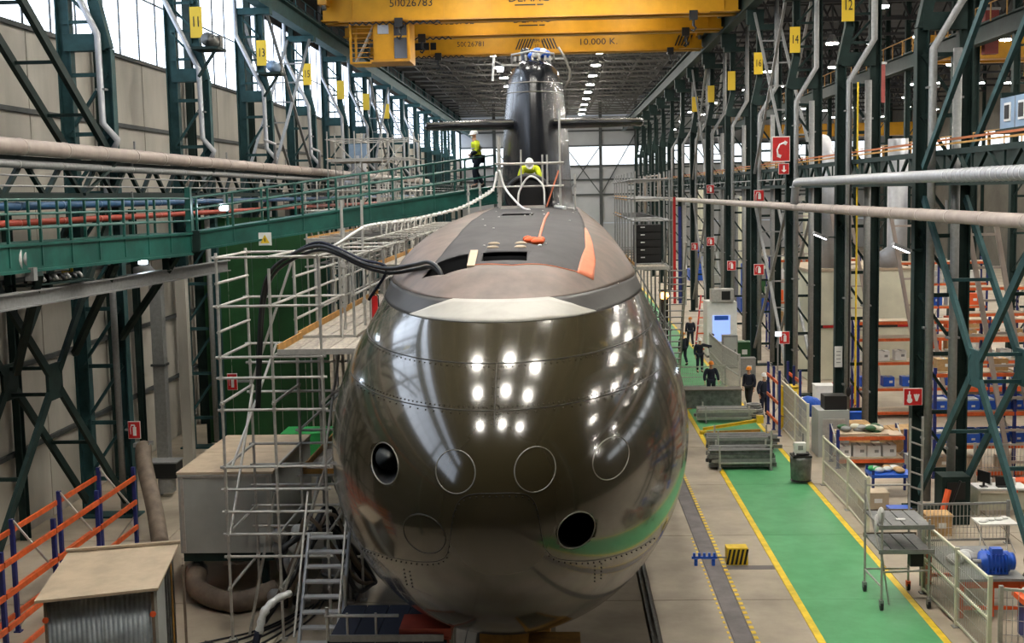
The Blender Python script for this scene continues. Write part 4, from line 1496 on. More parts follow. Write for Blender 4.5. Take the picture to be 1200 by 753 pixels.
# guard frame round the hatch in front of the sail
t = scaffold('hatch_guard', 'tube guard frame on deck in front of the sail', (-1.68, .04), (34.6, 35.5), 11.3, (10.52, 9.88), (10.52, 9.88), [], base=9.22, tops=(11.3, 11.95), r=.03)
for x in (-.45, -.32):
    t.tube('upright', (x, 34.6, 9.9), (x, 34.6, 10.75), .025, GALV, 6)
t.tube('upright', (-1.05, 34.6, 9.9), (-1.05, 34.6, 10.9), .025, GALV, 6)
t.tube('brace', (-.35, 34.6, 9.3), (.0, 34.6, 10.3), .025, PRIMER, 6)
for i, (x, y, z0, z1, lab) in enumerate(((-2.5, 34.0, 9.05, 9.98, 'left of the guard frame'), (.45, 34.8, 9.1, 10.2, 'right of the guard frame'), (-2.3, 36.0, 9.1, 10.0, 'below the gangway end'))):
    t = Thing('deck_post', 'single galvanised post on the submarine deck, ' + lab, 'post', (x, y, z0))
    t.tube('post', (0, 0, 0), (0, 0, z1 - z0), .03, GALV, 8)
    t.box('foot', (0, 0, .02), (.2, .2, .04), GALV_D)
    t.box('clamp', (0, 0, (z1 - z0) * .7), (.09, .09, .08), GALV_D)
for i, (x, y) in enumerate(((-5.36, 30.2), (-5.02, 31.2))):
    t = Thing('scaffold_tube', ('left' if i == 0 else 'right') + ' of two tall single tubes rising past the gangway', 'tube', (x, y, 6.41))
    t.tube('tube', (0, 0, 0), (0, 0, 3.2), .035, GALV, 8)
    t.box('coupler', (0, 0, 1.6), (.1, .1, .1), GALV)
    t.box('coupler', (0, 0, .6), (.1, .1, .1), GALV)
# folded aluminium stairs at the foot of the tower
t = Thing('site_stairs', 'light aluminium stairs at the foot of the front scaffold tower', 'stairs', (-4.98, 23.4, 0))
for s_ in (-.43, .43):
    t.bar('stringer', (s_, 0, 0), (s_, 1.9, 2.6), .05, .16, ALU)
for k in range(10):
    t.box('tread', (0, .12 + k * .19, .2 + k * .26), (.82, .2, .04), ALU)
t.tube('handrail', (.43, .1, 1.0), (.43, 1.9, 3.5), .025, GALV, 6)
t.tube('handrail', (-.43, .1, 1.0), (-.43, 1.9, 3.5), .025, GALV, 6)
for k in range(2):
    t.box('hanging_rag', (.42, .5 + .35 * k, 1.25 + .4 * k), (.03, .2, .3), PLASTIC)
# low platform under the bow
t = Thing('work_platform', 'dark low work platform with tube frame below the left of the bow', 'platform', (-3.1, 20.7, 0))
for k in range(5):
    t.box('grating_plank', (-.85 + k * .42, .8, 1.98), (.4, 1.9, .05), NAVY)
for dx in (-1.05, 1.0):
    for dy in (-.1, 1.7):
        t.tube('leg', (dx, dy, 0), (dx, dy, 2.6 if dx < 0 else 2.0), .03, GALV, 6)
for zz in (1.0, 1.9, 2.45):
    t.tube('rail', (-1.1, -.1, zz), (1.0 if zz < 2 else .2, -.1, zz), .03, GALV, 6)
t.box('toe_board', (-.02, -.14, 2.06), (2.0, .03, .12), GALV_D)
for dx in (-.7, -.2):
    t.tube('rail_post', (dx, -.1, 1.9), (dx, -.1, 2.5), .022, GALV, 6)

# hoses and cables
t = Thing('hose', 'thick black double hose arching over the scaffold into the left deck hatch', 'hose', (0, 0, 0))
HP_ = [(-6.9, 27.2, 4.9), (-6.76, 27.1, 6.49), (-6.61, 27.0, 7.57), (-6.27, 26.6, 8.15), (-5.66, 26.2, 8.52), (-5.06, 25.6, 8.68), (-4.56, 25.0, 8.6), (-3.97, 24.6, 8.36),
       (-3.4, 24.2, 8.26), (-2.82, 23.6, 8.36), (-2.44, 22.8, 8.45), (-2.18, 22.3, 8.3), (-2.1, 22.2, 7.9)]
t.path('hose', smooth_pts(HP_, 6), .042, RUBBER, 8)
t.path('hose', smooth_pts([(a + .03, b + .05, c - .09 if 1 < i < 12 else c) for i, (a, b, c) in enumerate(HP_)], 6), .036, RUBBER, 8)
t.path('hose', smooth_pts([(a - .05, b + .1, c + .07 if 4 < i < 8 else c) for i, (a, b, c) in enumerate(HP_[:9])] + [(-3.9, 24.8, 7.6)], 6), .03, NAVY, 6)
t = Thing('cable', 'white wrapped cable running from the scaffold up to the gangway end', 'cable', (0, 0, 0))
t.path('cable', smooth_pts([(-5.11, 27, 8.54), (-4.82, 27, 8.71), (-4.41, 27.5, 8.99), (-4.17, 28.5, 9.05), (-3.66, 30, 9.09), (-3.13, 31, 9.2), (-2.6, 32.5, 9.34), (-2.21, 33.5, 9.55), (-1.85, 34.4, 9.8), (-1.72, 34.5, 10.3)], 8), .035, WHITE, 8)
v, f = boxes_mesh([(tuple(p), (.1, .05, .09)) for p in smooth_pts([(-4.41, 27.5, 8.99), (-4.17, 28.5, 9.05), (-3.66, 30, 9.09), (-3.13, 31, 9.2), (-2.6, 32.5, 9.34), (-2.21, 33.5, 9.55), (-1.85, 34.4, 9.8)], 5)])
t.mesh('tape_wraps', v, f, WHITE, kind='stuff')
t = Thing('cable', 'white cable hanging from the guard frame down to the deck before the sail', 'cable', (0, 0, 0))
t.path('cable', smooth_pts([(-1.66, 34.5, 10.35), (-1.5, 34.4, 9.85), (-1.2, 33.6, 9.5), (-.95, 32.6, 9.3), (-.75, 31.5, 9.26)], 8), .03, WHITE, 8)
t = Thing('cable', 'white looped cable over the crouching worker at the sail foot', 'cable', (0, 0, 0))
t.path('cable', smooth_pts([(-1.15, 34.4, 9.3), (-1.1, 34.45, 9.75), (-.8, 34.45, 10.15), (-.45, 34.4, 9.9), (-.4, 34.4, 9.35)], 8), .028, WHITE, 8)
t = Thing('access_trunk', 'round black access trunk ring at the sail foot', 'trunk', (-.85, 34.82, 9.2))
t.path('coaming', [(.62 * math.cos(a), 0, .42 + .55 * math.sin(a)) for a in np.linspace(-.7, PI + .7, 26)], .07, RUBBER, 8)
t.tube('throat', (0, .04, .4), (0, .2, .4), .58, DARK, 16)
t.tube('white_pipe', (.75, -.3, .1), (1.0, -.9, .05), .06, PLASTIC, 8)
t = Thing('hatch_tray', 'pale timber tray on the deck in front of the guard frame', 'tray', (-.98, 33.6, 9.24))
t.box('board', (0, 0, .03), (1.2, .7, .04), PRIMER)
t.box('rim', (0, -.35, .07), (1.2, .06, .08), GALV)
t.box('rim', (0, .35, .07), (1.2, .06, .08), GALV)

# ================================================================== LEFT FLOOR THINGS
t = Thing('cabin_container', 'grey sheet metal cabin box with pale plywood top left of the scaffold', 'container', (-8.2, 28.9, 0))
t.box('shell', (0, 2.3, 2.1), (2.3, 4.6, 1.95), GREYBOX)
t.box('roof_board', (0, 1.15, 3.1), (2.36, 2.3, .06), WOOD)
t.box('roof_board', (0, 3.47, 3.1), (2.36, 2.3, .06), WOOD)
t.box('base_frame', (0, 2.3, 1.02), (2.2, 4.5, .22), GREEN_D)
for dx in (-1.05, 1.05):
    t.box('corner_trim', (dx, -.01, 2.1), (.07, .03, 1.9), GALV)
    for dy in (.3, 4.3):
        t.box('leg', (dx * .8, dy, .46), (.16, .16, .92), GREEN_D)
t.box('top_trim', (0, -.01, 3.03), (2.3, .03, .06), GALV)
for k in range(3):
    t.bar('bundled_bar', (-.2 + .15 * k, .3, .75), (.6 + .12 * k, .5, .86), .05, .05, GALV)

# corrugated shed
ROT = .16
t = Thing('corrugated_shed', 'small corrugated steel shed with flat plywood roof at lower left', 'shed', (-8.75, 22.1, 0), ROT)


def corrugated(t, name, p0, p1, z0, z1, m, pitch=.09, amp=.018, parent=None):
    p0, p1 = Vector(p0), Vector(p1)
    L = (p1 - p0).length
    d = (p1 - p0) / L
    nrm = Vector((d.y, -d.x))
    n = int(L / pitch * 4)
    v, f = [], []
    for i in range(n + 1):
        s_ = L * i / n
        off = amp * math.sin(2 * PI * s_ / pitch)
        q = p0 + d * s_ + nrm * off
        q2 = q - nrm * .012
        v += [(q.x, q.y, z0), (q.x, q.y, z1), (q2.x, q2.y, z0), (q2.x, q2.y, z1)]
    for i in range(n):
        a = i * 4
        f += [(a, a + 4, a + 5, a + 1), (a + 2, a + 3, a + 7, a + 6), (a + 1, a + 5, a + 7, a + 3), (a, a + 2, a + 6, a + 4)]
    return t.mesh(name, v, f, m, True, parent)


corrugated(t, 'front_sheet', (-.98, 0), (0.05, 0), 0, 2.32, CORR)
corrugated(t, 'front_sheet', (0.05, -.012), (1.0, -.012), 0, 2.38, CORR)
t.box('side_panel', (1.03, .45, 1.18), (.05, .9, 2.36), GREYBOX)
corrugated(t, 'rear_sheet', (-1, 2.4), (1.0, 2.4), 0, 2.4, CORR)
corrugated(t, 'left_sheet', (-1, 2.4), (-1, 0), 0, 2.34, CORR)
t.box('doorway_shade', (.98, 1.6, 1.15), (.04, 1.3, 2.3), DARK)  # dark sheet painting the shade inside the open doorway
for k in range(4):
    t.box('door_slat', (1.01, 1.05 + .32 * k, 1.15), (.03, .06, 2.3), TOE if k == 3 else STEELD)
t.box('door_leaf', (1.24, 2.1, 1.15), (.5, .05, 2.3), DUCTB, rz=1.71, label='brown edged open door')
t.mesh('roof_sheet', [(-1.12, -.2, 2.32), (1.12, -.2, 2.44), (1.12, 2.55, 2.52), (-1.12, 2.55, 2.46), (-1.12, -.2, 2.37), (1.12, -.2, 2.49), (1.12, 2.55, 2.57), (-1.12, 2.55, 2.51)],
       [(0, 3, 2, 1), (4, 5, 6, 7), (0, 1, 5, 4), (1, 2, 6, 5), (2, 3, 7, 6), (3, 0, 4, 7)], WOOD)
t.bar('roof_batten', (-1.15, 2.5, 2.55), (1.15, 2.5, 2.61), .1, .05, WOOD)
for x in (-.97, .98):
    t.bar('corner_angle', (x, -.05, 0), (x, -.05, 2.36), .05, .05, DUCTB)
    t.tube('padlock_disc', (x, -.09, 1.95), (x, -.06, 1.95), .06, TRAFFIC, 8)

# pallet racks
def pallet_rack(lab, ox, oy, bays, bl, depth, h, levels, axis='y', group=None, shelves=True, rnd=.0, orange=ORANGE):
    t = Thing('pallet_rack', lab, 'rack', (ox, oy, 0), 0 if axis == 'x' else PI / 2, group)
    for i in range(bays + 1):
        x = i * bl
        fr = []
        for d in (0, depth):
            u = t.box('upright', (x, d, h / 2), (.1, .09, h), BLUE)
            t.box('foot_plate', (x, d, .015), (.16, .16, .03), BLUE, parent=u)
        n = max(2, int(h / .9))
        for k in range(n):
            z0, z1 = h * k / n, h * (k + 1) / n
            t.bar('frame_brace', (x, 0 if k % 2 else depth, z0 + .1), (x, depth if k % 2 else 0, z1), .04, .04, GALV)
    for z in levels:
        for i in range(bays):
            for d in (-.05, depth + .05):
                t.box('beam', (i * bl + bl / 2, d, z), (bl - .06, .05, .12), orange)
            if shelves:
                t.box('shelf_board', (i * bl + bl / 2, depth / 2, z + .075), (bl - .1, depth - .05, .03), WOOD)
    return t


t = pallet_rack('empty blue and orange pallet rack frame along the left wall', -11.5, 21.4, 4, 2.62, .95, 2.62, (.4, 1.0, 1.68, 2.34), 'y', shelves=False)

t = Thing('fire_extinguisher', 'red fire extinguisher on the floor behind the corrugated shed', 'extinguisher', (-10.9, 31.2, 0))
t.tube('cylinder', (0, 0, .02), (0, 0, .55), .1, RED, 16)
t.ball('dome', (0, 0, .55), (.1, .1, .08), RED)
t.tube('valve', (0, 0, .6), (0, 0, .7), .03, BLACK, 8)
t.path('hose', [(0, 0, .68), (.12, -.02, .6), (.13, -.02, .3)], .018, BLACK, 6)
t.box('label', (0, -.1, .35), (.1, .02, .14), WHITE)
t = Thing('extinguisher_post', 'thin grey post with a white tag behind the orange rack', 'post', (-11.7, 32.4, 0))
t.tube('post', (0, 0, 0), (0, 0, 2.4), .05, GALV_D, 8)
t.box('tag', (0, -.07, .95), (.16, .02, .26), WHITE)
t = Thing('leaning_duct', 'thick brown flexible duct leaning against the left wall', 'duct', (0, 0, 0))
t.path('duct', smooth_pts([(-12.7, 36.2, 2.3), (-12.5, 35.6, 1.9), (-11.7, 34.0, .9), (-11.1, 32.6, .2)], 8), .24, DUCTB, 12)
t.box('collar', (-12.72, 36.25, 2.35), (.5, .4, .12), GALV_D)
t = Thing('floor_hose', 'fat brown flexible hose lying in a curve under the cabin box', 'hose', (0, 0, 0))
pts = smooth_pts([(-9.1, 29.3, .6), (-8.9, 28.6, .35), (-8.2, 28.0, .26), (-7.6, 27.9, .25), (-6.9, 28.3, .4)], 10)
t.path('hose', pts, [.24 + .012 * (i % 2) for i in range(len(pts))], DUCTB, 12)
t.path('end_ring', pts[:3], .27, GALV_D, 12)
t = Thing('wall_unit', 'black boxy air conditioning unit low on the left wall', 'unit', (-13.1, 39.0, .6))
t.box('case', (0, .3, .3), (.95, .7, .5), BLACK)
t.box('top', (0, .3, .57), (1.0, .75, .05), GALV_D)
t.box('duct_stub', (.1, .2, -.2), (.4, .4, .5), GALV_D)
t.box('stand', (-.2, .4, -.3), (.1, .3, .55), GALV_D)
t = Thing('wall_duct', 'tall grey square ducts with a bent top on the left wall', 'duct', (-14.0, 42.0, 0))
t.box('duct', (0, 0, 3.4), (.4, .4, 6.8), GALV_D)
t.path('elbow', [(0, 0, 6.6), (0, 0, 7.0), (-.3, 0, 7.3), (-.7, 0, 7.2)], .22, GALV_D, 10)
t.box('duct', (.7, .6, 3.6), (.35, .35, 7.2), CLAD)
t.box('band', (0, -.02, 4.0), (.5, .5, .08), GIRT)
t = Thing('sheet_partition', 'tall dark green sheet partition behind the scaffold tower', 'partition', (-11.85, 47.8, 0))
for k in range(5):
    t.box('panel', (-1.7 + k * .98, 0, 4.5), (.95, .08, 8.9), GREENP)
for z in (.3, 3.2, 6.0, 8.9):
    t.box('rail', (.25, .08, z), (4.9, .1, .12), GREEN_D)
t.box('post', (-2.25, .05, 4.5), (.14, .14, 9), GREEN_D)
t = Thing('green_crate', 'bright green sheet metal crate on the lower scaffold deck', 'crate', (-8.6, 40.5, 0))
t.box('body', (0, 0, 1.3), (1.5, 1.2, 1.1), BRIGHTG)
t.box('lid', (0, 0, 1.88), (1.55, 1.25, .06), BRIGHTG)
for dx in (-.6, .6):
    t.box('leg', (dx, 0, .38), (.12, 1.0, .76), GREEN_D)
t = Thing('wrapped_pipe_end', 'white plastic wrapped hose end rising beside the aluminium stairs', 'hose', (0, 0, 0))
t.path('wrap', smooth_pts([(-6.35, 24.4, .75), (-6.25, 24.5, 1.15), (-6.05, 24.7, 1.35), (-5.75, 24.9, 1.45)], 6), [.08, .09, .07, .09, .08, .07, .09, .1, .07, .08, .09, .08, .07, .08, .09, .08, .07, .08, .06], PLASTIC, 10)
t.path('hose', smooth_pts([(-6.5, 24.3, .1), (-6.42, 24.35, .5), (-6.35, 24.4, .8)], 6), .08, NAVY, 8)
t = Thing('plastic_bundle', 'crumpled clear plastic sheet hanging inside the scaffold below its lower deck', 'plastic', (-6.5, 28.0, .1))
for k in range(10):
    t.ball('fold', (RND.uniform(-.35, .35), RND.uniform(-.3, .3), .3 + k * .17), (.2, .16, .2), PLASTIC if k % 2 else GALV_D)
for k in range(5):
    P = [(-8.8 + .5 * k, 25.2 + .3 * k, .03), (-7.8 + .3 * k, 25.9 - .2 * k, .03), (-6.9 + .25 * k, 26.6 + .15 * k, .03), (-6.2 + .1 * k, 27.8 + .2 * k, .05)]
    t = Thing('floor_cable', '%s dark cable snaking over the floor under the scaffold, from the left' % ORD[k], 'cable', (0, 0, 0))
    t.path('cable', smooth_pts(P, 8), .025, RUBBER, 6)
    t.tube('plug', P[0], (P[0][0] - .12, P[0][1], .04), .04, RUBBER, 8)
t = Thing('framed_panel', 'dark framed panel leaning on the wall behind the cabin box', 'panel', (-10.9, 36.0, 0))
t.box('board', (0, 0, .75), (.7, .06, 1.4), STEELD, rx=-.15)
t.box('frame', (-.36, -.02, .75), (.05, .08, 1.5), WHITE, rx=-.15)
t.box('frame', (.36, -.02, .75), (.05, .08, 1.5), WHITE, rx=-.15)

# ================================================================== RIGHT FLOOR: FENCES, TROLLEY, STACKS
def wire_infill(t, name, p0, p1, z0, z1, px_=.06, pz=.2, w=.009, m=GALV):
    p0, p1 = Vector((*p0, 0)), Vector((*p1, 0))
    d = p1 - p0
    n = max(2, int(d.length / px_))
    L = []
    for i in range(n + 1):
        q = p0 + d * (i / n)
        L.append((q + Vector((0, 0, z0)), q + Vector((0, 0, z1)), w))
    k = max(2, int((z1 - z0) / pz))
    for i in range(k + 1):
        z = z0 + (z1 - z0) * i / k
        L.append((p0 + Vector((0, 0, z)), p1 + Vector((0, 0, z)), w))
    v, f = bars_mesh(L)
    return t.mesh(name, v, f, m, kind='stuff')


def fence(lab, P, h, m=CREAM, mid=True, infill=True, post=.08, wire=GALV, r=.03):
    t = Thing('mesh_fence', lab, 'fence', (P[0][0], P[0][1], 0))
    o = Vector((P[0][0], P[0][1], 0))
    for p in P:
        q = Vector((p[0], p[1], 0)) - o
        t.box('post', (q.x, q.y, h / 2 + .02), (post, post, h + .04), m)
        t.box('base_plate', (q.x, q.y, .01), (.18, .18, .02), GALV_D)
    for a, b in zip(P[:-1], P[1:]):
        a_, b_ = Vector((*a, 0)) - o, Vector((*b, 0)) - o
        for z in ((.12, h * .5, h - .03) if mid else (.12, h - .03)):
            t.bar('rail', a_ + Vector((0, 0, z)), b_ + Vector((0, 0, z)), .05, .05, m)
        if infill:
            wire_infill(t, 'wire_mesh', a_.xy, b_.xy, .15, h - .06, .1, .28, .012, wire)
    return t


fence('near cream mesh fence beside the green walkway, in front of the orange workbench', [(8.62, 24.6), (8.6, 26.6), (8.55, 28.9)], 1.75)
fence('cream mesh fence beside the walkway, between trolley tower and grey bin', [(8.5, 34.0), (8.55, 36.6), (8.5, 39.8)], 1.6)
fence('cream panel fence by the walkway behind the yellow barrel', [(8.75, 43.6), (8.8, 46.2), (8.85, 49.4)], 2.0)
fence('grey mesh fence by the walkway left of the man in orange vest', [(8.3, 57.2), (8.0, 61.0), (8.0, 66)], 2.0, GALV)
fence('short grey fence crossing the aisle behind the dark steel beam', [(5.4, 59.8), (8.0, 60.0)], 1.1, GALV)
fence('small grey wire fence at the bottom right corner', [(8.95, 24.9), (9.6, 24.7), (10.3, 24.6)], 1.45, GALV, mid=False)
fence('fine wire fence panel in front of the nearest right column foot', [(9.6, 32.9), (12.0, 33.0)], 1.15, GALV_D, mid=False)
fence('wire screen fence in front of the blue bin rack', [(12.9, 38.4), (15.2, 38.4), (17.5, 38.4)], 1.6, GALV, mid=False)

t = Thing('trolley_tower', 'wheeled scaffold trolley with two platforms standing on the walkway edge', 'trolley', (7.2, 27.7, 0))
for (x, y, h) in ((0, 1.35, 2.75), (.05, 0, 2.3), (1.05, 1.4, 4.2), (1.15, .1, 2.1)):
    p = t.tube('post', (x, y, .2), (x, y, h), .028, GALV, 8)
    w = t.tube('castor', (x - .03, y, .1), (x + .03, y, .1), .1, RUBBER, 16)
    t.box('castor_fork', (x, y, .18), (.09, .12, .12), TRAFFIC if x > 1 and y > 1 else GALV_D, parent=w)
for z, m in ((1.95, GALV_D), (1.38, GALV_D)):
    for k in range(4):
        t.box('platform_slat', (.14 + .3 * k, .7, z), (.27, 1.4, .05), m)
    t.box('rim', (.6, -.02, z), (1.25, .04, .1), GALV_D)
    t.box('rim', (.6, 1.42, z), (1.25, .04, .1), DUCTB)
for z in (.55, 2.6):
    t.tube('rail', (0, 1.37, z), (1.05, 1.37, z), .025, GALV, 6)
t.tube('rail', (0, 1.35, .55), (.05, 0, .55), .025, GALV, 6)
t.tube('rail', (.05, 0, .9), (1.15, .1, .9), .025, GALV, 6)
t.tube('brace', (.05, 0, 1.3), (.25, .1, .1), .022, GALV, 6)
t.tube('brace', (0, 1.35, 2.4), (.05, 0, 1.2), .022, GALV, 6)
t.tube('rung_post', (1.4, 1.6, .05), (1.4, 1.6, 4.2), .03, GALV, 6)
for k in range(6):
    t.tube('rung', (1.05, 1.4, 2.2 + .36 * k), (1.4, 1.6, 2.05 + .36 * k), .025, GALV, 6)
t.ball('hanging_cloth', (.1, .3, 2.15), (.09, .1, .2), WHITE)
t.ball('hanging_cloth', (.02, .35, 1.95), (.06, .08, .22), WHITE)
t.box('paper', (.6, .5, 2.0), (.22, .14, .02), WHITE)
t.box('toolbag', (.9, .3, 1.12), (.3, .25, .3), BLACK)
t = Thing('waste_bin', 'dark grey wheeled bin with white control box on top', 'bin', (7.86, 40.3, 0))
t.cone('body_base', (0, 0, .06), .36, .1, BLACK)
v, f = sweep([(0, 0, .08), (0, 0, .12), (0, 0, .78), (0, 0, .86)], [.30, .33, .36, .34], 16)
t.mesh('body', v, f, STEELD, True)
t.box('lid', (0, 0, .89), (.62, .6, .06), BLACK)
t.box('control_box', (-.05, -.05, 1.13), (.36, .26, .4), WHITE)
t.box('dial', (-.05, -.19, 1.18), (.16, .02, .14), GALV_D)
t.tube('mast', (.1, .15, .9), (.1, .15, 1.6), .03, GALV_D, 8)
t.tube('cable_reel', (.0, .0, .93), (.0, .0, 1.0), .26, BLACK, 16)

# stacks of steel sections in cradles
def stack(lab, barlab, x, y, L, n, rows, seed, mats, high=.75):
    t = Thing('bar_cradle', lab, 'cradle', (x, y, 0))
    for dx in (L * .12, L * .9):
        for dy in (-.55, .55):
            t.box('post', (dx, dy, high / 2 + .05), (.06, .06, high + .1), GALV)
        t.box('foot', (dx, 0, .05), (.08, 1.3, .1), GALV_D)
    t.box('rail', (L * .5, -.57, high * .35), (L * .8, .04, .05), GALV)
    r = random.Random(seed)
    for k in range(rows):
        for i in range(n):
            o = Thing('steel_section', '%s, %s layer, %s from the front' % (barlab, ('bottom', 'second', 'third', 'fourth')[k], ORD[i]), 'bar', (x + r.uniform(-.12, .05), y - .42 + .84 * i / max(1, n - 1), .17 + k * .15), 0, barlab)
            shape = 'ibeam' if (i + k) % 3 == 0 else 'box'
            o.bar('web', (0, 0, 0), (L + r.uniform(-.25, .15), 0, 0), .13, .13, mats[(i + k) % len(mats)], shape)
            o.box('end_cap', (.0, 0, 0), (.02, .1, .1), GALV)


stack('near galvanised cradle holding grey steel sections beside the walkway', 'grey steel section lying in the near cradle', 5.15, 42.6, 2.25, 5, 4, 1, (STEELD, GALV_D, STEELD))
stack('middle galvanised cradle of steel sections, behind the near cradle', 'grey steel section lying in the middle cradle', 5.45, 45.6, 2.5, 5, 3, 2, (GALV_D, STEELD), .7)
stack('far galvanised cradle of pale steel sections before the dark beam', 'pale steel section lying in the far cradle', 5.7, 51.4, 2.3, 4, 3, 3, (GALV, GALV_D), .6)
t = Thing('lifting_beam', 'yellow lifting beam lying between the middle and far steel cradles', 'beam', (5.6, 48.6, 0))
t.bar('beam', (0, 0, .18), (2.3, .35, .45), .12, .12, FYEL, 'ibeam')
t.bar('beam', (.1, -.4, .12), (2.2, -.5, .2), .1, .1, TOE, 'ibeam')
t.box('end_plate', (2.3, .3, .5), (.25, .25, .3), FYEL)
t.box('foot', (0, 0, .06), (.25, .3, .12), FYEL)
t = Thing('steel_box_beam', 'long dark steel beam lying across the aisle behind the steel stacks', 'beam', (5.3, 54.6, 0))
t.box('body', (1.3, 0, .42), (2.7, .8, .8), STEELD)
t.box('top_flange', (1.3, 0, .84), (2.75, .95, .05), CONC_D)
t.box('sleeper', (.3, 0, .02), (.3, .9, .04), TOE)
t.box('sleeper', (2.3, 0, .02), (.3, .9, .04), TOE)
t = Thing('hose_coil', 'grey wire coil heap on the floor by the white helmeted man', 'coil', (8.15, 52.0, 0))
for k in range(6):
    rr = .42 - .03 * k
    t.path('coil_ring', [(rr * math.cos(a), rr * math.sin(a) * .9, .06 + .1 * k) for a in np.linspace(0, 2 * PI, 20)], .05, GALV_D if k % 2 else STEELD, 6)

# floor chock with stripes and blue stop
t = Thing('striped_block', 'yellow and black striped block on the floor left of the walkway line', 'block', (4.47, 31.2, 0))
t.box('body', (0, .2, .22), (.54, .4, .42), FYEL)
for k in range(5):
    x = -.25 + .11 * k
    t.mesh('black_stripe', [(x - .04, -.003, .02), (x + .02, -.003, .02), (x + .1, -.003, .42), (x + .04, -.003, .42), (x - .04, .01, .02), (x + .02, .01, .02), (x + .1, .01, .42), (x + .04, .01, .42)],
           [(0, 1, 2, 3), (4, 7, 6, 5), (0, 4, 5, 1), (1, 5, 6, 2), (2, 6, 7, 3), (3, 7, 4, 0)], BLACK)
t.box('top_plate', (0, .2, .44), (.54, .4, .02), FYEL)
t = Thing('blue_rail_stop', 'small blue toothed frame on the drain beside the striped block', 'frame', (3.3, 31.25, 0))
t.box('bar', (.32, 0, .2), (.65, .06, .06), BINBLUE)
t.tube('link_rod', (.62, 0, .2), (.9, 0, .2), .02, STEELD, 6)
for k in range(5):
    t.box('tooth', (.06 + .13 * k, 0, .27), (.06, .06, .1), BINBLUE)
for dx in (.1, .55):
    t.box('foot', (dx, 0, .09), (.08, .14, .18), BINBLUE)

# ---- equipment beyond the fence
t = Thing('steel_workbench', 'low orange steel workbench with oily grey top behind the near fence', 'workbench', (9.55, 28.4, 0))
t.box('top', (0, 0, .88), (1.5, 2.6, .06), GALV_D)
for dx in (-.68, .68):
    for dy in (-1.2, 1.2):
        t.box('leg', (dx, dy, .43), (.12, .12, .86), TRAFFIC)
for dy in (-1.2, 1.2):
    t.box('apron', (0, dy, .76), (1.4, .06, .16), TRAFFIC)
    t.box('stretcher', (0, dy, .22), (1.4, .06, .08), TRAFFIC)
t.box('mid_leg', (0, -1.2, .43), (.12, .1, .8), TRAFFIC)
t = Thing('electric_motor', 'blue electric motor lying on the orange workbench', 'motor', (9.75, 27.6, .92))
t.tube('housing', (-.3, 0, .25), (.3, 0, .25), .24, BINBLUE, 16)
t.tube('fan_cover', (.3, 0, .25), (.42, 0, .25), .2, BINBLUE, 16)
t.tube('shaft', (-.48, 0, .25), (-.3, 0, .25), .05, GALV, 8)
t.box('terminal_box', (0, -.1, .52), (.24, .2, .14), BINBLUE)
for k in range(6):
    t.box('cooling_fin', (-.2 + .08 * k, 0, .25), (.02, .5, .44), BINBLUE)
t.box('foot', (0, 0, .03), (.5, .4, .06), BINBLUE)
t = Thing('wrapped_parts', 'clear plastic wrapped parts on the workbench left of the blue motor', 'parcel', (9.3, 28.6, .91))
for k in range(7):
    t.ball('wrap_fold', (RND.uniform(-.25, .25), RND.uniform(-.3, .3), .1), (.2, .2, .12), PLASTIC if k % 3 else GALV_D)
t = Thing('orange_tray', 'shallow orange tray full of plastic film beside the workbench end', 'tray', (10.15, 26.0, 0))
t.box('pan', (0, 0, .86), (.9, .7, .12), TRAFFIC)
for dx in (-.3, .3):
    t.box('leg', (dx, 0, .4), (.1, .5, .8), BLUE)
for k in range(6):
    t.ball('film', (RND.uniform(-.3, .3), RND.uniform(-.2, .2), .96), (.18, .16, .08), PLASTIC)
t = Thing('tool_crate', 'open wire crate with a board on top at the right edge of the photo', 'crate', (10.9, 25.6, 0))
t.box('top_board', (0, 0, 1.0), (1.0, 1.0, .05), WOOD)
for dx in (-.47, .47):
    for dy in (-.47, .47):
        t.box('post', (dx, dy, .5), (.06, .06, 1.0), GALV)
for z in (.1, .5, .85):
    t.box('band', (0, -.48, z), (.95, .04, .08), TRAFFIC)
wire_infill(t, 'wire_side', (-.47, -.46), (.47, -.46), .1, .9, .06, .15, .008)
t = Thing('folding_table', 'white folding table covered with crumpled paper behind the workbench', 'table', (11.4, 32.3, 0))
t.box('top', (0, 0, .8), (1.0, .7, .04), WHITE)
for s_ in (-.35, .35):
    t.tube('leg', (s_ - .12, -.25, 0), (s_ + .1, .25, .8), .02, GALV, 6)
    t.tube('leg', (s_ + .12, -.25, 0), (s_ - .1, .25, .8), .02, GALV, 6)
for k in range(5):
    t.ball('crumpled_paper', (RND.uniform(-.4, .4), RND.uniform(-.2, .2), .84), (.12, .1, .05), WHITE)
t = Thing('office_desk', 'pale desk with a wire front right of the nearest right column', 'desk', (12.9, 36.2, 0))
t.box('top', (0, 0, .78), (1.5, .8, .05), WHITE)
for s_ in (-.7, .7):
    t.box('side', (s_, 0, .38), (.06, .7, .76), CREAM)
t.box('front', (0, -.3, .4), (1.3, .03, .5), CREAM)
t = Thing('laptop', 'open black laptop on the pale desk', 'laptop', (12.95, 36.05, .806))
t.box('keyboard', (0, 0, .012), (.36, .25, .024), BLACK)
t.box('screen', (0, .13, .14), (.36, .02, .25), BLACK, rx=-.2)
t.box('hinge', (0, .12, .02), (.3, .02, .02), STEELD)
t = Thing('monitor', 'black monitor on the left end of the pale desk', 'monitor', (12.4, 36.1, .806))
t.box('panel', (0, 0, .3), (.04, .5, .34), BLACK, rz=.4)
t.box('stand', (0, 0, .08), (.05, .06, .16), BLACK)
t.box('foot', (0, 0, .01), (.2, .2, .02), BLACK)
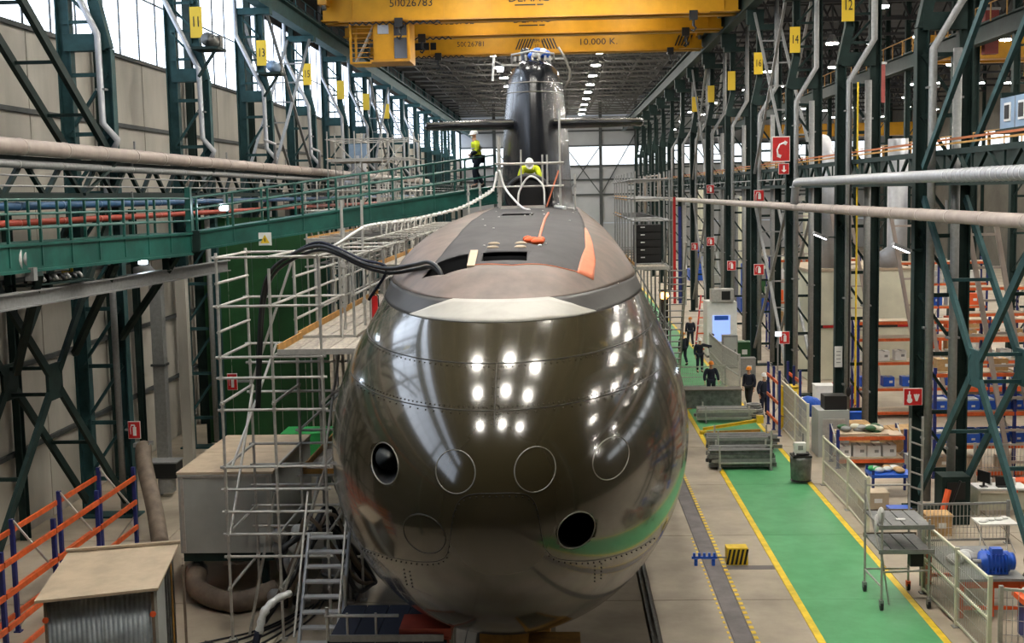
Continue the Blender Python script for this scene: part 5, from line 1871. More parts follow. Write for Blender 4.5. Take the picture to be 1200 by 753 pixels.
for i, x in enumerate((12.65, 13.35)):
    t = Thing('paper_cup', ('left' if i == 0 else 'right') + ' of the two white pots on the pale desk', 'pot', (x, 36.3, .806))
    t.cone('cup', (0, 0, 0), .07, .2, WHITE)
    t.tube('rim', (0, 0, .19), (0, 0, .21), .05, WHITE, 8)
t = Thing('floor_lamp_pole', 'black pole stand with dark base beside the white folding table', 'stand', (11.3, 29.6, 0))
t.tube('pole', (0, 0, 0), (0, 0, 1.9), .03, BLACK, 8)
t.cone('base', (0, 0, 0), .25, .3, BOOT)
t.ball('bag', (.0, 0, .55), (.14, .14, .25), BOOT)
t = Thing('hydraulic_frame', 'dark machine with hoses between the legs of the nearest right column', 'machine', (11.2, 35.2, 0))
t.box('body', (0, 0, .7), (.8, .7, 1.4), GREEN_D)
t.box('panel', (0, -.37, 1.0), (.5, .04, .5), BLACK)
t.tube('hose', (-.3, -.4, .1), (.1, -.4, 1.3), .04, RUBBER, 6)
t.tube('leaning_tube', (-.6, -.8, .1), (-.3, -.6, 1.1), .09, TRAFFIC, 8)

# racks full of bins
RACKS = [
    ('long orange beamed rack of blue bins right of the nearest right column', 12.3, 40.6, 3, 2.6, 1.0, 3.7, (.15, 1.05, 2.15, 3.45)),
    ('far orange beamed rack behind the blue bin rack', 12.4, 51.5, 3, 2.7, 1.0, 4.2, (.2, 1.2, 2.3, 3.3, 4.0)),
    ('low orange beamed rack with boxes behind the second right column', 9.5, 42.2, 1, 2.3, 1.1, 1.35, (.25, 1.05)),
    ('orange and blue rack right of the cream enclosure', 18.6, 57, 2, 2.7, 1.0, 5.2, (.2, 1.3, 2.5, 3.7, 4.9)),
]
for a in RACKS:
    pallet_rack(*a, axis='x', group='stocked pallet racks')
pallet_rack('short blue rack frame with orange beams by the walkway fence', 9.3, 47.9, 2, 1.3, .8, 2.6, (.5, 1.3, 2.1), axis='y', shelves=False)


def bin_proto(m, name, lab, group, size):
    t = Thing(name, lab, 'bin', (0, 0, 0), 0, group)
    sx, sy, sz_ = size
    t.box('base', (0, 0, .01), (sx, sy, .02), m)
    for s_ in (-1, 1):
        t.box('side', (s_ * sx * .48, 0, sz_ / 2), (.02, sy, sz_), m)
    t.box('back', (0, sy * .48, sz_ / 2), (sx, .02, sz_), m)
    t.box('front', (0, -sy * .48, sz_ * .36), (sx, .02, sz_ * .72), m)
    t.box('contents', (0, 0, sz_ * .62), (sx * .85, sy * .85, sz_ * .5), PLASTIC if m is BINBLUE else CARD)
    t.box('card_slot', (0, -sy * .5, sz_ * .3), (.12, .012, .07), WHITE)
    return t


first = None
for (z, n, gl) in ((1.14, 15, 'blue plastic bin on the second shelf of the bin rack'), (2.24, 15, 'blue bin with film on the third shelf of the bin rack')):
    pr = bin_proto(BINBLUE, 'storage_bin', gl, gl, (.44, .6, .42))
    for i in range(n):
        o = pr.o if i == 0 else copy_tree(pr.o)
        o.location = (12.62 + .505 * i, 41.1 + RND.uniform(-.05, .05), z)
        o['label'] = '%s, %s from the left' % (gl, ORD[i])
for (x0, y, z, n, gl, m, dx) in ((12.8, 52, 2.39, 10, 'white carton on the third shelf of the far orange rack', WHITE, .72), (12.8, 52, 1.29, 8, 'blue crate on the second shelf of the far orange rack', BINBLUE, .9),
                                 (12.7, 41.1, 3.54, 8, 'pale carton on the top shelf of the bin rack', CARD, .92), (19, 57.5, 2.59, 5, 'mixed carton on the middle shelf right of the enclosure', CARD, 1.05),
                                 (19, 57.5, 1.39, 5, 'blue crate on the lower shelf right of the enclosure', BINBLUE, 1.05), (12.7, 41.1, .24, 7, 'wooden crate on the floor level of the bin rack', WOOD, 1.05),
                                 (9.8, 42.7, .34, 4, 'white box on the lower shelf of the low rack', WHITE, .52)):
    pr = Thing('carton', gl, 'box', (0, 0, 0), 0, gl)
    pr.box('body', (0, 0, .2), (.46, .5, .4), m)
    pr.box('lid_tape', (0, -.005, .4), (.08, .5, .012), GALV_D)
    pr.box('label', (.08, -.255, .2), (.14, .01, .1), WHITE if m is not WHITE else GALV_D)
    for i in range(n):
        o = pr.o if i == 0 else copy_tree(pr.o)
        o.location = (x0 + dx * i + RND.uniform(-.06, .06), y + RND.uniform(-.06, .06), z)
        o['label'] = '%s, %s from the left' % (gl, ORD[i])
t = Thing('pallet_load', 'heap of grey green fittings on top of the low rack behind the fence', 'load', (10.4, 42.7, 1.15))
for k in range(12):
    t.ball('fitting', (RND.uniform(-.7, .7), RND.uniform(-.3, .3), RND.uniform(.06, .2)), (.2, .18, .1), (GALV_D, CREAM, GREENP)[k % 3])
t.box('board', (0, 0, .02), (1.7, .9, .04), WOOD)
t = Thing('cardboard_box', 'large tilted cardboard box on a pallet right of the low rack', 'box', (12.0, 43.6, 0))
t.box('body', (0, 0, .75), (1.1, .9, .8), CARD, rz=.25)
t.box('flap', (.1, -.2, 1.18), (1.1, .5, .03), CARD, rz=.25, rx=.2)
t.box('pallet', (0, 0, .17), (1.2, 1.0, .3), WOOD, rz=.25)
t = Thing('stillage', 'blue wire stillage of small parts right of the low rack', 'stillage', (10.3, 38.6, 0))
t.box('tray', (0, 0, .65), (1.3, .9, .1), BINBLUE)
for dx in (-.6, .6):
    for dy in (-.4, .4):
        t.box('post', (dx, dy, .42), (.07, .07, .84), BLUE)
for k in range(10):
    t.ball('part_bag', (RND.uniform(-.5, .5), RND.uniform(-.3, .3), .78), (.16, .14, .09), (PLASTIC, CARD, BRIGHTG, WHITE)[k % 4])
t = Thing('yellow_barrel', 'yellow barrel behind the cream panel fence', 'barrel', (9.15, 49.2, 0))
v, f = sweep([(0, 0, 0), (0, 0, .1), (0, 0, .6), (0, 0, 1.1), (0, 0, 1.6), (0, 0, 1.75)], [.36, .42, .44, .42, .4, .34], 16)
t.mesh('body', v, f, FYEL, True)
t.tube('lid', (0, 0, 1.75), (0, 0, 1.8), .37, FYEL, 16)
t.tube('hoop', (0, 0, .58), (0, 0, .64), .46, TOE, 16)
t = Thing('grey_machine', 'pale grey covered machine between walkway fence and second column', 'machine', (9.75, 44.6, 0))
t.box('body', (0, 0, .85), (1.1, 1.2, 1.7), GREYBOX)
t.box('head', (.1, -.1, 1.95), (.8, .7, .5), BLACK)
t.box('door_gap', (0, -.61, .8), (.8, .02, 1.2), GALV)
t = Thing('blue_sack', 'blue and white big bag by the blue rack frame', 'sack', (9.9, 50.0, 0))
for k in range(8):
    t.ball('fold', (RND.uniform(-.35, .35), RND.uniform(-.3, .3), .35 + RND.uniform(0, .6)), (.38, .34, .36), BINBLUE if k % 3 else PLASTIC)
# cream enclosure
t = Thing('paint_enclosure', 'large cream panel enclosure room behind the right columns', 'enclosure', (12.5, 62, 0))
for k in range(3):
    for z0, z1 in ((0, 2.7), (2.75, 5.5)):
        t.box('front_panel', (.85 + 1.68 * k, 0, (z0 + z1) / 2), (1.64, .1, z1 - z0 - .04), CREAM)
t.box('side_wall', (5.1, 3, 2.75), (.1, 6, 5.5), CREAM)
t.box('side_wall', (-.0, 3, 2.75), (.1, 6, 5.5), CREAM)
t.box('roof', (2.5, 3, 5.55), (5.3, 6.2, .12), WOOD)
t.box('mid_rail', (2.5, -.07, 2.72), (5.1, .06, .14), BLACK)
for x in (.9, 4.6):
    t.box('red_marker', (x, -.11, 2.72), (.5, .03, .12), RED)
t.path('extract_duct', [(1.2, 1, 5.6), (1.2, 1, 11), (1.2, 3, 12)], .45, ALU, 14)
t.path('extract_duct', [(4.0, .5, 5.6), (4.0, .5, 6.2), (4.4, .4, 6.6), (4.4, .4, 12)], .5, ALU, 14)
# white cabinet with lit poster by the men
t = Thing('control_cabin', 'white cabin with blue lit window behind the group of men', 'cabin', (8.4, 71, 0))
t.box('body', (.9, 1, 1.6), (1.7, 2, 3.2), WHITE)
t.box('lit_window', (.85, -.02, 1.7), (1.0, .04, 1.5), SCREEN)
t.box('poster_bar', (.85, -.05, 2.3), (.8, .03, .25), BINBLUE)
t.box('plinth', (.9, 1, .06), (1.8, 2.1, .12), STEELD)
t.box('air_conditioner', (.9, .2, 3.6), (1.3, .7, .75), GALV)
t.box('fan_grille', (1.1, -.16, 3.6), (.5, .03, .5), DARK)
t = Thing('switch_cabinet', 'grey tall switch cabinet right of the white cabin front', 'cabinet', (8.75, 66.5, 0))
t.box('body', (.4, .3, .9), (.8, .6, 1.8), GALV_D)
t.box('door', (.4, -.02, .95), (.7, .03, 1.5), GREYBOX)
t.box('handle', (.65, -.05, .95), (.04, .04, .2), BLACK)
t.box('plinth', (.4, .3, .03), (.84, .64, .06), BLACK)
t = Thing('traffic_lamp', 'glowing orange warning lamp on a dark stand far down the aisle', 'lamp', (6.2, 74, 0))
t.box('post', (0, 0, 1.6), (.5, .4, 3.2), BLACK)
t.ball('lamp', (0, -.3, 3.4), (.3, .2, .22), GLOW)
t.box('hood', (0, 0, 3.7), (.6, .5, .1), BLACK)
t = Thing('hanging_sheet', 'tall red and blue hanging cable bundle far down the right side', 'cable', (10.0, 104, 0))
t.box('red_strip', (-.35, 0, 4.6), (.22, .1, 9.0), RED)
t.box('blue_strip', (.1, 0, 4.2), (.25, .1, 8.2), BLUE)
t.box('grey_strip', (.5, 0, 4.2), (.3, .1, 8.4), GALV)
t = Thing('step_ladder', 'red and white barrier ladder by the white cabin', 'ladder', (7.9, 72.5, 0))
for s_ in (0, .6):
    t.bar('rail', (s_, 0, 0), (s_ + .5, 1.2, 3.4), .08, .08, RED)
for k in range(7):
    t.bar('rung', (.07 * k, .17 * k, .3 + .45 * k), (.6 + .07 * k, .17 * k, .3 + .45 * k), .07, .07, WHITE if k % 2 else TRAFFIC)

# neighbouring hall: inner columns, pipes, machines
for k in range(9):
    for q, (x, m) in enumerate(((14.3, GALV_D), (15.8, CREAM))):
        y = 69.5 + k * 10.3 + q * 3.1
        t = Thing('riser_pipe', '%s %s riser pipe standing behind the right columns, from the camera' % (ORD[k], ('thin grey', 'thick cream')[q]), 'pipe', (x + (k % 3) * .7, y, 0), 0, 'riser pipes of the neighbouring hall')
        t.tube('pipe', (0, 0, 0), (0, 0, 8 + (k * 3 + q) % 4), .16 + .1 * q, m, 8)
        t.box('clamp', (0, 0, 4), (.6, .5, .15), GALV_D)
for k in range(1, 11):
    y = D0 + BAY * k
    t = Thing('lattice_column', '%s dark lattice column of the second row, deep in the neighbouring hall' % ORD[k - 1], 'column', (24.5, y, 0), 0, 'lattice columns deep in the neighbouring hall')
    for dx in (0, 1.3):
        t.bar('leg', (dx, 0, 0), (dx, 0, 24), .36, .36, GREEN_D, 'ibeam', (1, 0, 0))
    for j in range(11):
        t.box('batten', (.65, -.1, 1 + 2 * j), (1.3, .06, .12), GREEN_D)
        t.bar('lacing', (0, -.1, 1 + 2 * j), (1.3, -.1, 3 + 2 * j), .1, .06, GREEN_D)
    if k in (1, 2, 3):
        b_ = t.box('number_board', (.6, -.24, 13.0 + k), (.5, .03, 1.3), SIGNY)
        t.text('numerals', '10', (.6, -.265, 13.0 + k), .6, BLACK, '-y', parent=b_, stretch=.6)
for k in range(18):
    y = 42 + k * 5.15 * 1.6
    t = struct('ceiling_truss', loc=(31.5, y, 20.6))
    t.box('bottom_chord', (0, 0, 0), (38, .2, .2), ROOFM)
    t.box('top_chord', (0, 0, 3.4), (38, .2, .2), ROOFM)
    L = []
    for i in range(25):
        xa, xb = -18.8 + 1.5 * i, -18.8 + 1.5 * (i + 1)
        L.append(((xa, 0, 0 if i % 2 else 3.4), (xb, 0, 3.4 if i % 2 else 0), .12))
    v, f = bars_mesh(L)
    t.mesh('web_lattice', v, f, ROOFM, kind='stuff')
for z in (11.2, 18.2):
    t = Thing('crane_runway' if z > 15 else 'pipe_bridge', 'dark girder line of the second column row in the neighbouring hall, %s one' % ('upper' if z > 15 else 'lower'), 'girder', (24.3, 95, z))
    t.bar('girder', (0, -60, 0), (0, 100, 0), .6, 1.1, GREEN_D, 'ibeam')
    t.tube('handrail', (-.4, -60, 1.4), (-.4, 100, 1.4), .04, TOE, 6)
    v, f = bars_mesh([((-.4, y, .4), (-.4, y, 1.4), .06) for y in np.arange(-60, 100, 2.5)])
    t.mesh('handrail_posts', v, f, TOE, kind='stuff')
for k in range(8):
    t = Thing('machine_tool', '%s big machine tool in the neighbouring hall, counted from the camera' % ORD[k], 'machine', (15 + (k * 37 % 50) / 10, 70 + k * 9.0, 0))
    m = (CREAM, GREENP, GREYBOX, BINBLUE)[k % 4]
    t.box('bed', (0, 0, .6), (4.2, 2.2, 1.2), m)
    t.box('column', (-1.2, .3, 2.2), (1.2, 1.4, 3.2), m)
    t.box('head', (0, -.2, 3.0), (1.6, .9, .9), GALV_D)
    t.box('table', (.6, -.5, 1.35), (2.2, 1.2, .3), STEELD)

# ================================================================== PEOPLE
def skin_part(t, name, verts, edges, radii, m, roots=(0,), parent=None, sub=2, label=None):
    me = bpy.data.meshes.new(name)
    bm = bmesh.new()
    lay = bm.verts.layers.skin.verify()
    vs = [bm.verts.new(v) for v in verts]
    for a, b in edges:
        bm.edges.new((vs[a], vs[b]))
    for i, r in enumerate(radii):
        vs[i][lay].radius = r if isinstance(r, tuple) else (r, r)
        vs[i][lay].use_root = i in roots
    bm.to_mesh(me)
    bm.free()
    me.materials.append(m)
    o = t.add(name, me, Matrix(), parent, label)
    md = o.modifiers.new('skin', 'SKIN')
    md.use_smooth_shade = True
    sb = o.modifiers.new('sub', 'SUBSURF')
    sb.levels = sb.render_levels = sub
    return o


def person(lab, loc, rot, J, jacket, sleeve, trousers, helmet, group=None, vest=None, mask=False):
    """J: joint positions, local, facing +y. keys: pelvis, chest, neck, head(direction up of the skull), sh/el/wr/hand + L/R, hip/kn/an/toe + L/R"""
    t = Thing('person', lab, 'person', loc, rot, group)
    V = {k: Vector(v) for k, v in J.items()}
    up = (V['crown'] - V['neck']).normalized()
    face = V['face'].normalized()
    side = face.cross(up).normalized()
    face = up.cross(side).normalized()
    # skin body: one continuous surface with separate finger chains
    verts, edges, rad, roots, idx = [], [], [], [0], {}

    def pt(k, p, r, prev=None):
        idx[k] = len(verts)
        verts.append(Vector(p))
        rad.append(r)
        if prev is not None:
            edges.append((idx[prev], idx[k]))
    pt('pelvis', V['pelvis'], (.13, .10))
    mid = V['pelvis'].lerp(V['chest'], .5)
    pt('waist', mid, (.125, .095), 'pelvis')
    pt('chest', V['chest'], (.15, .11), 'waist')
    pt('neck', V['neck'], .055, 'chest')
    hb = V['neck'] + up * .10
    pt('jaw', hb + face * .02, (.068, .075), 'neck')
    pt('skull', hb + up * .085 + face * .005, (.078, .092), 'jaw')
    pt('top', hb + up * .15, (.05, .06), 'skull')
    nose = hb + face * .095 + up * .045
    for s_ in 'LR':
        pt('sh' + s_, V['sh' + s_], .062, 'chest')
        pt('el' + s_, V['el' + s_], .045, 'sh' + s_)
        pt('wr' + s_, V['wr' + s_], .03, 'el' + s_)
        hd = (V['hand' + s_] - V['wr' + s_]).normalized()
        pt('palm' + s_, V['wr' + s_] + hd * .07, (.036, .022), 'wr' + s_)
        pt('hip' + s_, V['hip' + s_], .095, 'pelvis')
        pt('kn' + s_, V['kn' + s_], .062, 'hip' + s_)
        pt('an' + s_, V['an' + s_], .042, 'kn' + s_)
        pt('toe' + s_, V['toe' + s_], .036, 'an' + s_)
        # fingers
        fore = (V['wr' + s_] - V['el' + s_]).normalized()
        sp = hd.cross(Vector((0, 0, 1)) if abs(hd.z) < .9 else face).normalized()
        curl = hd.cross(sp).normalized()
        if curl.dot(fore) > 0 and False:
            curl = -curl
        for fi, (off, ln) in enumerate(((-.03, .065), (-.01, .078), (.012, .074), (.032, .056))):
            b0 = V['wr' + s_] + hd * .06 + sp * off
            for q, (a, c) in enumerate(((0, 0), (.5, .06), (.8, .22), (.95, .42))):
                i0 = len(verts)
                verts.append(b0 + hd * (.03 + ln * a) + curl * (ln * c))
                rad.append(.0095 - .001 * q)
                if q:
                    edges.append((i0 - 1, i0))
                else:
                    roots.append(i0)
        b0 = V['wr' + s_] + hd * .035 - sp * .03
        for q in range(3):
            i0 = len(verts)
            verts.append(b0 + hd * (.028 * q) - sp * (.018 * q) + curl * .008 * q)
            rad.append(.011 - .001 * q)
            if q:
                edges.append((i0 - 1, i0))
            else:
                roots.append(i0)
    body = skin_part(t, 'body', verts, edges, rad, SKIN, roots)
    for s_ in (-1, 1):
        t.ball('eye', hb + up * .075 + face * .082 + side * (.032 * s_), (.012, .01, .008), BLACK)
        t.ball('ear', hb + up * .06 + side * (.078 * s_), (.014, .022, .032), SKIN)
    t.ball('nose', nose + up * .01, (.016, .02, .02), SKIN)
    t.ball('mouth', hb + face * .086 + up * .012, (.024, .008, .006), TRAFFIC)
    if mask:
        t.ball('face_mask', hb + face * .06 + up * .015, (.055, .05, .045), WHITE)
    # jacket and sleeves
    yoke = V['chest'].lerp(V['neck'], .62)
    vv = [V['pelvis'] + Vector((0, 0, -.03)), V['pelvis'].lerp(mid, .6), mid.lerp(V['chest'], .3), V['chest'], yoke, V['chest'].lerp(V['neck'], .98)]
    skin_part(t, 'jacket', vv, [(0, 1), (1, 2), (2, 3), (3, 4), (4, 5)], [(.18, .14), (.175, .135), (.18, .135), (.2, .145), (.19, .13), (.08, .075)], jacket)
    for s_ in 'LR':
        a, b, c = V['sh' + s_], V['el' + s_], V['wr' + s_]
        skin_part(t, 'sleeve', [yoke.lerp(a, .45), a + (a - yoke) * .05, a.lerp(b, .5), b, b.lerp(c, .92)], [(0, 1), (1, 2), (2, 3), (3, 4)], [.095, .098, .085, .075, .056], sleeve)
        if jacket is HIVIS:
            skin_part(t, 'cuff', [b + (b - c) * .12, b.lerp(c, .5), b.lerp(c, .96)], [(0, 1), (1, 2)], [.084, .072, .06], NAVY)
    if jacket is HIVIS:
        skin_part(t, 'jacket_hem', [V['pelvis'] + Vector((0, 0, -.05)), V['pelvis'].lerp(mid, .9)], [(0, 1)], [(.19, .15), (.185, .143)], NAVY)
    vv = [V['pelvis'] + Vector((0, 0, .0))]
    ee, rr = [], [(.165, .135)]
    for s_ in 'LR':
        n0 = len(vv)
        vv += [V['hip' + s_], V['hip' + s_].lerp(V['kn' + s_], .5), V['kn' + s_], V['kn' + s_].lerp(V['an' + s_], .95)]
        rr += [.118, .10, .082, .068]
        ee += [(0, n0), (n0, n0 + 1), (n0 + 1, n0 + 2), (n0 + 2, n0 + 3)]
    skin_part(t, 'trousers', vv, ee, rr, trousers)
    for s_ in 'LR':
        a, b = V['an' + s_], V['toe' + s_]
        skin_part(t, 'boot', [a + Vector((0, 0, .03)), a + Vector((0, 0, -.04)), b], [(0, 1), (1, 2)], [.058, .06, .046], BOOT)
    if vest:
        skin_part(t, 'vest', [mid - Vector((0, 0, .06)), mid.lerp(V['chest'], .5), V['chest']], [(0, 1), (1, 2)], [(.18, .14), (.185, .145), (.195, .15)], vest)
    for q in (.2, .75):
        p = mid.lerp(V['chest'], q)
        if jacket is HIVIS:
            ax = (V['chest'] - mid).normalized()
            t.tube('reflective_band', p - ax * .02, p + ax * .02, .176, GALV, 16)
    # helmet: dome and brim
    t.o.scale = (1.06, 1.06, 1.06)
    hc = hb + up * .10
    P = []
    hv, hf = [], []
    for i in range(7):
        a = PI / 2 * i / 6
        for k in range(16):
            b = 2 * PI * k / 16
            hv.append(hc + up * (.125 * math.sin(a)) + (side * math.cos(b) * .112 + face * math.sin(b) * .132) * max(math.cos(a), .02))
    for i in range(6):
        for k in range(16):
            hf.append((i * 16 + k, i * 16 + (k + 1) % 16, (i + 1) * 16 + (k + 1) % 16, (i + 1) * 16 + k))
    hf.append(tuple(range(96, 112)))
    hel = t.mesh('helmet', hv, hf, helmet, True)
    bv, bf = [], []
    for k in range(13):
        b = PI * k / 12
        d = side * math.cos(b) * .112 + face * math.sin(b) * .132
        e = side * math.cos(b) * .122 + face * math.sin(b) * .185
        bv += [hc + d, hc + e - up * .01, hc + e - up * .018, hc + d - up * .01]
    for k in range(12):
        a = k * 4
        for q in range(4):
            bf.append((a + q, a + (q + 1) % 4, a + 4 + (q + 1) % 4, a + 4 + q))
    t.mesh('helmet_brim', bv, bf, helmet, parent=hel)
    return t


def standing(**kw):
    J = dict(pelvis=(0, 0, .95), chest=(0, 0, 1.27), neck=(0, .01, 1.45), crown=(0, .02, 1.75), face=(0, 1, 0),
             shL=(-.19, 0, 1.38), elL=(-.25, -.03, 1.1), wrL=(-.25, .06, .86), handL=(-.24, .08, .76),
             shR=(.19, 0, 1.38), elR=(.25, -.03, 1.1), wrR=(.25, .06, .86), handR=(.24, .08, .76),
             hipL=(-.1, 0, .9), knL=(-.11, .02, .5), anL=(-.12, 0, .1), toeL=(-.13, .17, .045),
             hipR=(.1, 0, .9), knR=(.11, .02, .5), anR=(.12, 0, .1), toeR=(.13, .17, .045))
    J.update(kw)
    return J


# walking down the gangway towards the left, looking down, a hand on the rail
person('worker in yellow hi-vis jacket and white helmet walking down the gangway, looking down', (-2.55, 39.35, 9.86), PI / 2 + .35,
       standing(crown=(0, .12, 1.72), face=(0, 1, -.5), chest=(0, .07, 1.26), neck=(0, .1, 1.43), shL=(-.19, .08, 1.37), shR=(.19, .08, 1.37),
                elL=(-.26, .12, 1.1), wrL=(-.3, .34, 1.0), handL=(-.3, .44, .98), elR=(.26, .0, 1.08), wrR=(.25, .2, .93), handR=(.24, .29, .88),
                knL=(-.1, .16, .52), anL=(-.1, .1, .12), toeL=(-.1, .27, .06), knR=(.1, .06, .5), anR=(.1, -.18, .13), toeR=(.1, -.03, .05)),
       HIVIS, HIVIS, NAVY, HELMW, mask=True)
# bending worker in front of the sail, seen from behind / above
person('worker in yellow hi-vis bending over the round black trunk before the sail', (-.82, 35.42, 9.24), PI,
       standing(pelvis=(0, -.2, .84), chest=(0, .08, 1.06), neck=(0, .2, 1.15), crown=(0, .4, 1.24), face=(0, .3, -1), shL=(-.19, .12, 1.09), shR=(.19, .12, 1.09),
                elL=(-.28, .22, .84), wrL=(-.2, .3, .66), handL=(-.17, .32, .57), elR=(.28, .22, .84), wrR=(.2, .3, .66), handR=(.17, .32, .57),
                hipL=(-.12, -.2, .8), hipR=(.12, -.2, .8), knL=(-.17, .1, .48), knR=(.17, .1, .48), anL=(-.16, -.12, .1), anR=(.16, -.12, .1), toeL=(-.18, .05, .045), toeR=(.18, .05, .045)),
       HIVIS, HIVIS, NAVY, HELMW)
step = dict(knL=(-.11, .14, .5), anL=(-.12, .2, .1), toeL=(-.12, .37, .045), knR=(.11, .0, .5), anR=(.12, -.18, .12), toeR=(.12, -.02, .045))
person('navy clad worker with orange helmet walking away, farthest of the aisle group', (8.0, 76.0, 0), .1, standing(**step), NAVY, NAVY, NAVY, HELMO)
person('navy clad worker with orange helmet striding, leftmost of the aisle group', (6.75, 67.9, 0), .5, standing(**step), NAVY, NAVY, NAVY, HELMO)
person('navy clad worker with white helmet pointing to the right with a stretched arm', (7.35, 65.2, 0), PI + .2,
       standing(elL=(-.42, .05, 1.33), wrL=(-.66, .08, 1.3), handL=(-.76, .08, 1.3)), NAVY, NAVY, NAVY, HELMW)
person('worker in pale green vest and dark helmet facing the pointing worker', (8.25, 67.0, 0), 1.3, standing(wrL=(-.12, .25, 1.05), handL=(-.04, .3, 1.05)), NAVY, NAVY, NAVY, BOOT, vest=HIVIS)
person('navy clad worker with orange helmet standing just behind the dark steel beam', (6.85, 56.2, 0), PI + .1,
       standing(elL=(-.3, .02, 1.1), wrL=(-.3, .12, .88), handL=(-.3, .16, .79), elR=(.3, .02, 1.1), wrR=(.3, .12, .88), handR=(.3, .16, .79)), NAVY, NAVY, NAVY, HELMO)
person('man in dark clothes with orange scarf and orange helmet near the fence', (8.3, 54.3, 0), PI - .6, standing(**step), NAVY, NAVY, BOOT, HELMO)
person('navy clad man with white helmet and face mask standing beside the wire coil', (8.62, 52.3, 0), PI + .5,
       standing(elR=(.28, -.02, 1.1), wrR=(.3, .1, .9), handR=(.3, .14, .81)), NAVY, NAVY, NAVY, HELMW, mask=True)

# ================================================================== MORE CLUTTER SEEN IN THE PHOTO
def loose_box(lab, loc, size, m, name='crate', cat='box', rot=0.0):
    t = Thing(name, lab, cat, loc, rot)
    t.box('body', (0, 0, size[2] / 2), size, m)
    t.box('rim', (0, 0, size[2] - .03), (size[0] + .04, size[1] + .04, .05), m)
    t.box('runner', (-size[0] * .35, 0, -.0 + .03), (.1, size[1] + .02, .06), WOOD)
    t.box('runner', (size[0] * .35, 0, -.0 + .03), (.1, size[1] + .02, .06), WOOD)
    t.box('label', (size[0] * .1, -size[1] / 2 - .006, size[2] * .5), (size[0] * .3, .012, size[2] * .25), WHITE if m is not WHITE else GALV_D)


for lab, loc, size, m in (
        ('white plastic crate on the floor right of the folding table', (13.0, 32.6, 0), (.7, .5, .5), WHITE),
        ('cardboard carton on the floor behind the fine wire fence', (10.4, 34.0, 0), (.7, .6, .6), CARD),
        ('blue plastic crate on the floor by the cardboard carton', (9.7, 35.2, 0), (.6, .5, .45), BINBLUE),
        ('wooden box on the floor between the fence and the stillage', (9.4, 37.0, 0), (.8, .6, .5), WOOD),
        ('orange crate beyond the pale desk', (14.2, 37.4, 0), (.9, .6, .7), TRAFFIC),
        ('grey steel chest left of the blue bin rack', (11.6, 40.2, 0), (.6, .6, .9), GALV_D),
        ('tall pale cabinet at the right end behind the desk', (15.6, 37.2, 0), (1.0, .6, 1.8), CREAM),
        ('yellow box on the floor beyond the wire screen', (16.6, 39.0, 0), (.7, .6, .8), FYEL),
        ('brown carton pile base near the grey covered machine', (11.0, 46.0, 0), (.9, .8, .9), CARD),
        ('blue steel box beyond the low rack', (11.6, 49.0, 0), (1.1, .9, .8), BINBLUE),
        ('red steel box beyond the second right column', (12.6, 54.5, 0), (1.0, .9, 1.0), RED),
        ('white appliance box by the second right column foot', (11.2, 52.5, 0), (.8, .8, 1.3), WHITE),
        ('grey tool chest in the aisle by the step ladder', (9.6, 63.5, 0), (.8, .6, 1.0), GALV_D),
        ('green steel bin behind the switch cabinet', (10.2, 69.5, 0), (1.0, .9, 1.1), GREENP)):
    loose_box(lab, loc, size, m)
# rack of lighter shelving further right, and machines behind
for i, (x, y, lab) in enumerate(((20.8, 43.5, 'tall orange rack at the right edge beyond the bin rack'), (12.6, 74.5, 'tall orange rack behind the cream enclosure'), (18.6, 70, 'tall orange rack far right behind the enclosure'))):
    pallet_rack(lab, x, y, 2, 2.7, 1.0, 5.6, (.2, 1.5, 2.8, 4.1, 5.3), axis='x', group='tall pallet racks')
    for z in (.3, 1.6, 2.9, 4.2):
        for k in range(5):
            c = (CARD, PLASTIC, BINBLUE, WHITE, TRAFFIC)[(k + i + int(z * 3)) % 5]
            t = Thing('carton', '%s carton, %s level, %s' % (ORD[k], ('lowest', 'second', 'third', 'fourth')[int(z / 1.3)], ('right edge rack', 'rack behind enclosure', 'far right rack')[i]), 'box', (x + .5 + k * 1.05, y + .5, z), 0, 'cartons on %s' % lab)
            t.box('body', (0, 0, .32), (.75, .7, .64), c)
            t.box('label', (.1, -.36, .3), (.2, .012, .14), WHITE)
# dark hoses, ducts and bars in the shade below the scaffold
t = Thing('hose_bundle', 'tangle of black hoses between the scaffold tower and the hull', 'hose', (0, 0, 0))
for k in range(7):
    r = random.Random(k)
    P = [(-6.7 + r.uniform(-.3, .3), 27.5 + r.uniform(-.8, .8), .1), (-6.2 + r.uniform(-.3, .4), 27.6 + r.uniform(-.6, .6), 1.0 + r.uniform(0, .8)), (-5.6 + r.uniform(-.3, .3), 28.0 + r.uniform(-.5, .8), 1.6 + r.uniform(0, .9)), (-5.0, 28.4 + r.uniform(-.4, .6), .9 + r.uniform(-.4, .4)), (-4.7, 29.4, .2)]
    t.path('hose', smooth_pts(P, 6), .05 + .012 * (k % 3), RUBBER if k % 3 else DUCTB, 8)
t = Thing('ventilation_drum', 'grey steel drum among the hoses behind the aluminium stairs', 'drum', (-5.5, 28.9, 0))
t.tube('drum', (0, 0, .1), (0, 0, 1.2), .4, GALV_D, 16)
t.tube('hoop', (0, 0, .6), (0, 0, .68), .43, GALV_D, 16)
t.box('skid', (0, 0, .05), (.9, .6, .1), STEELD)
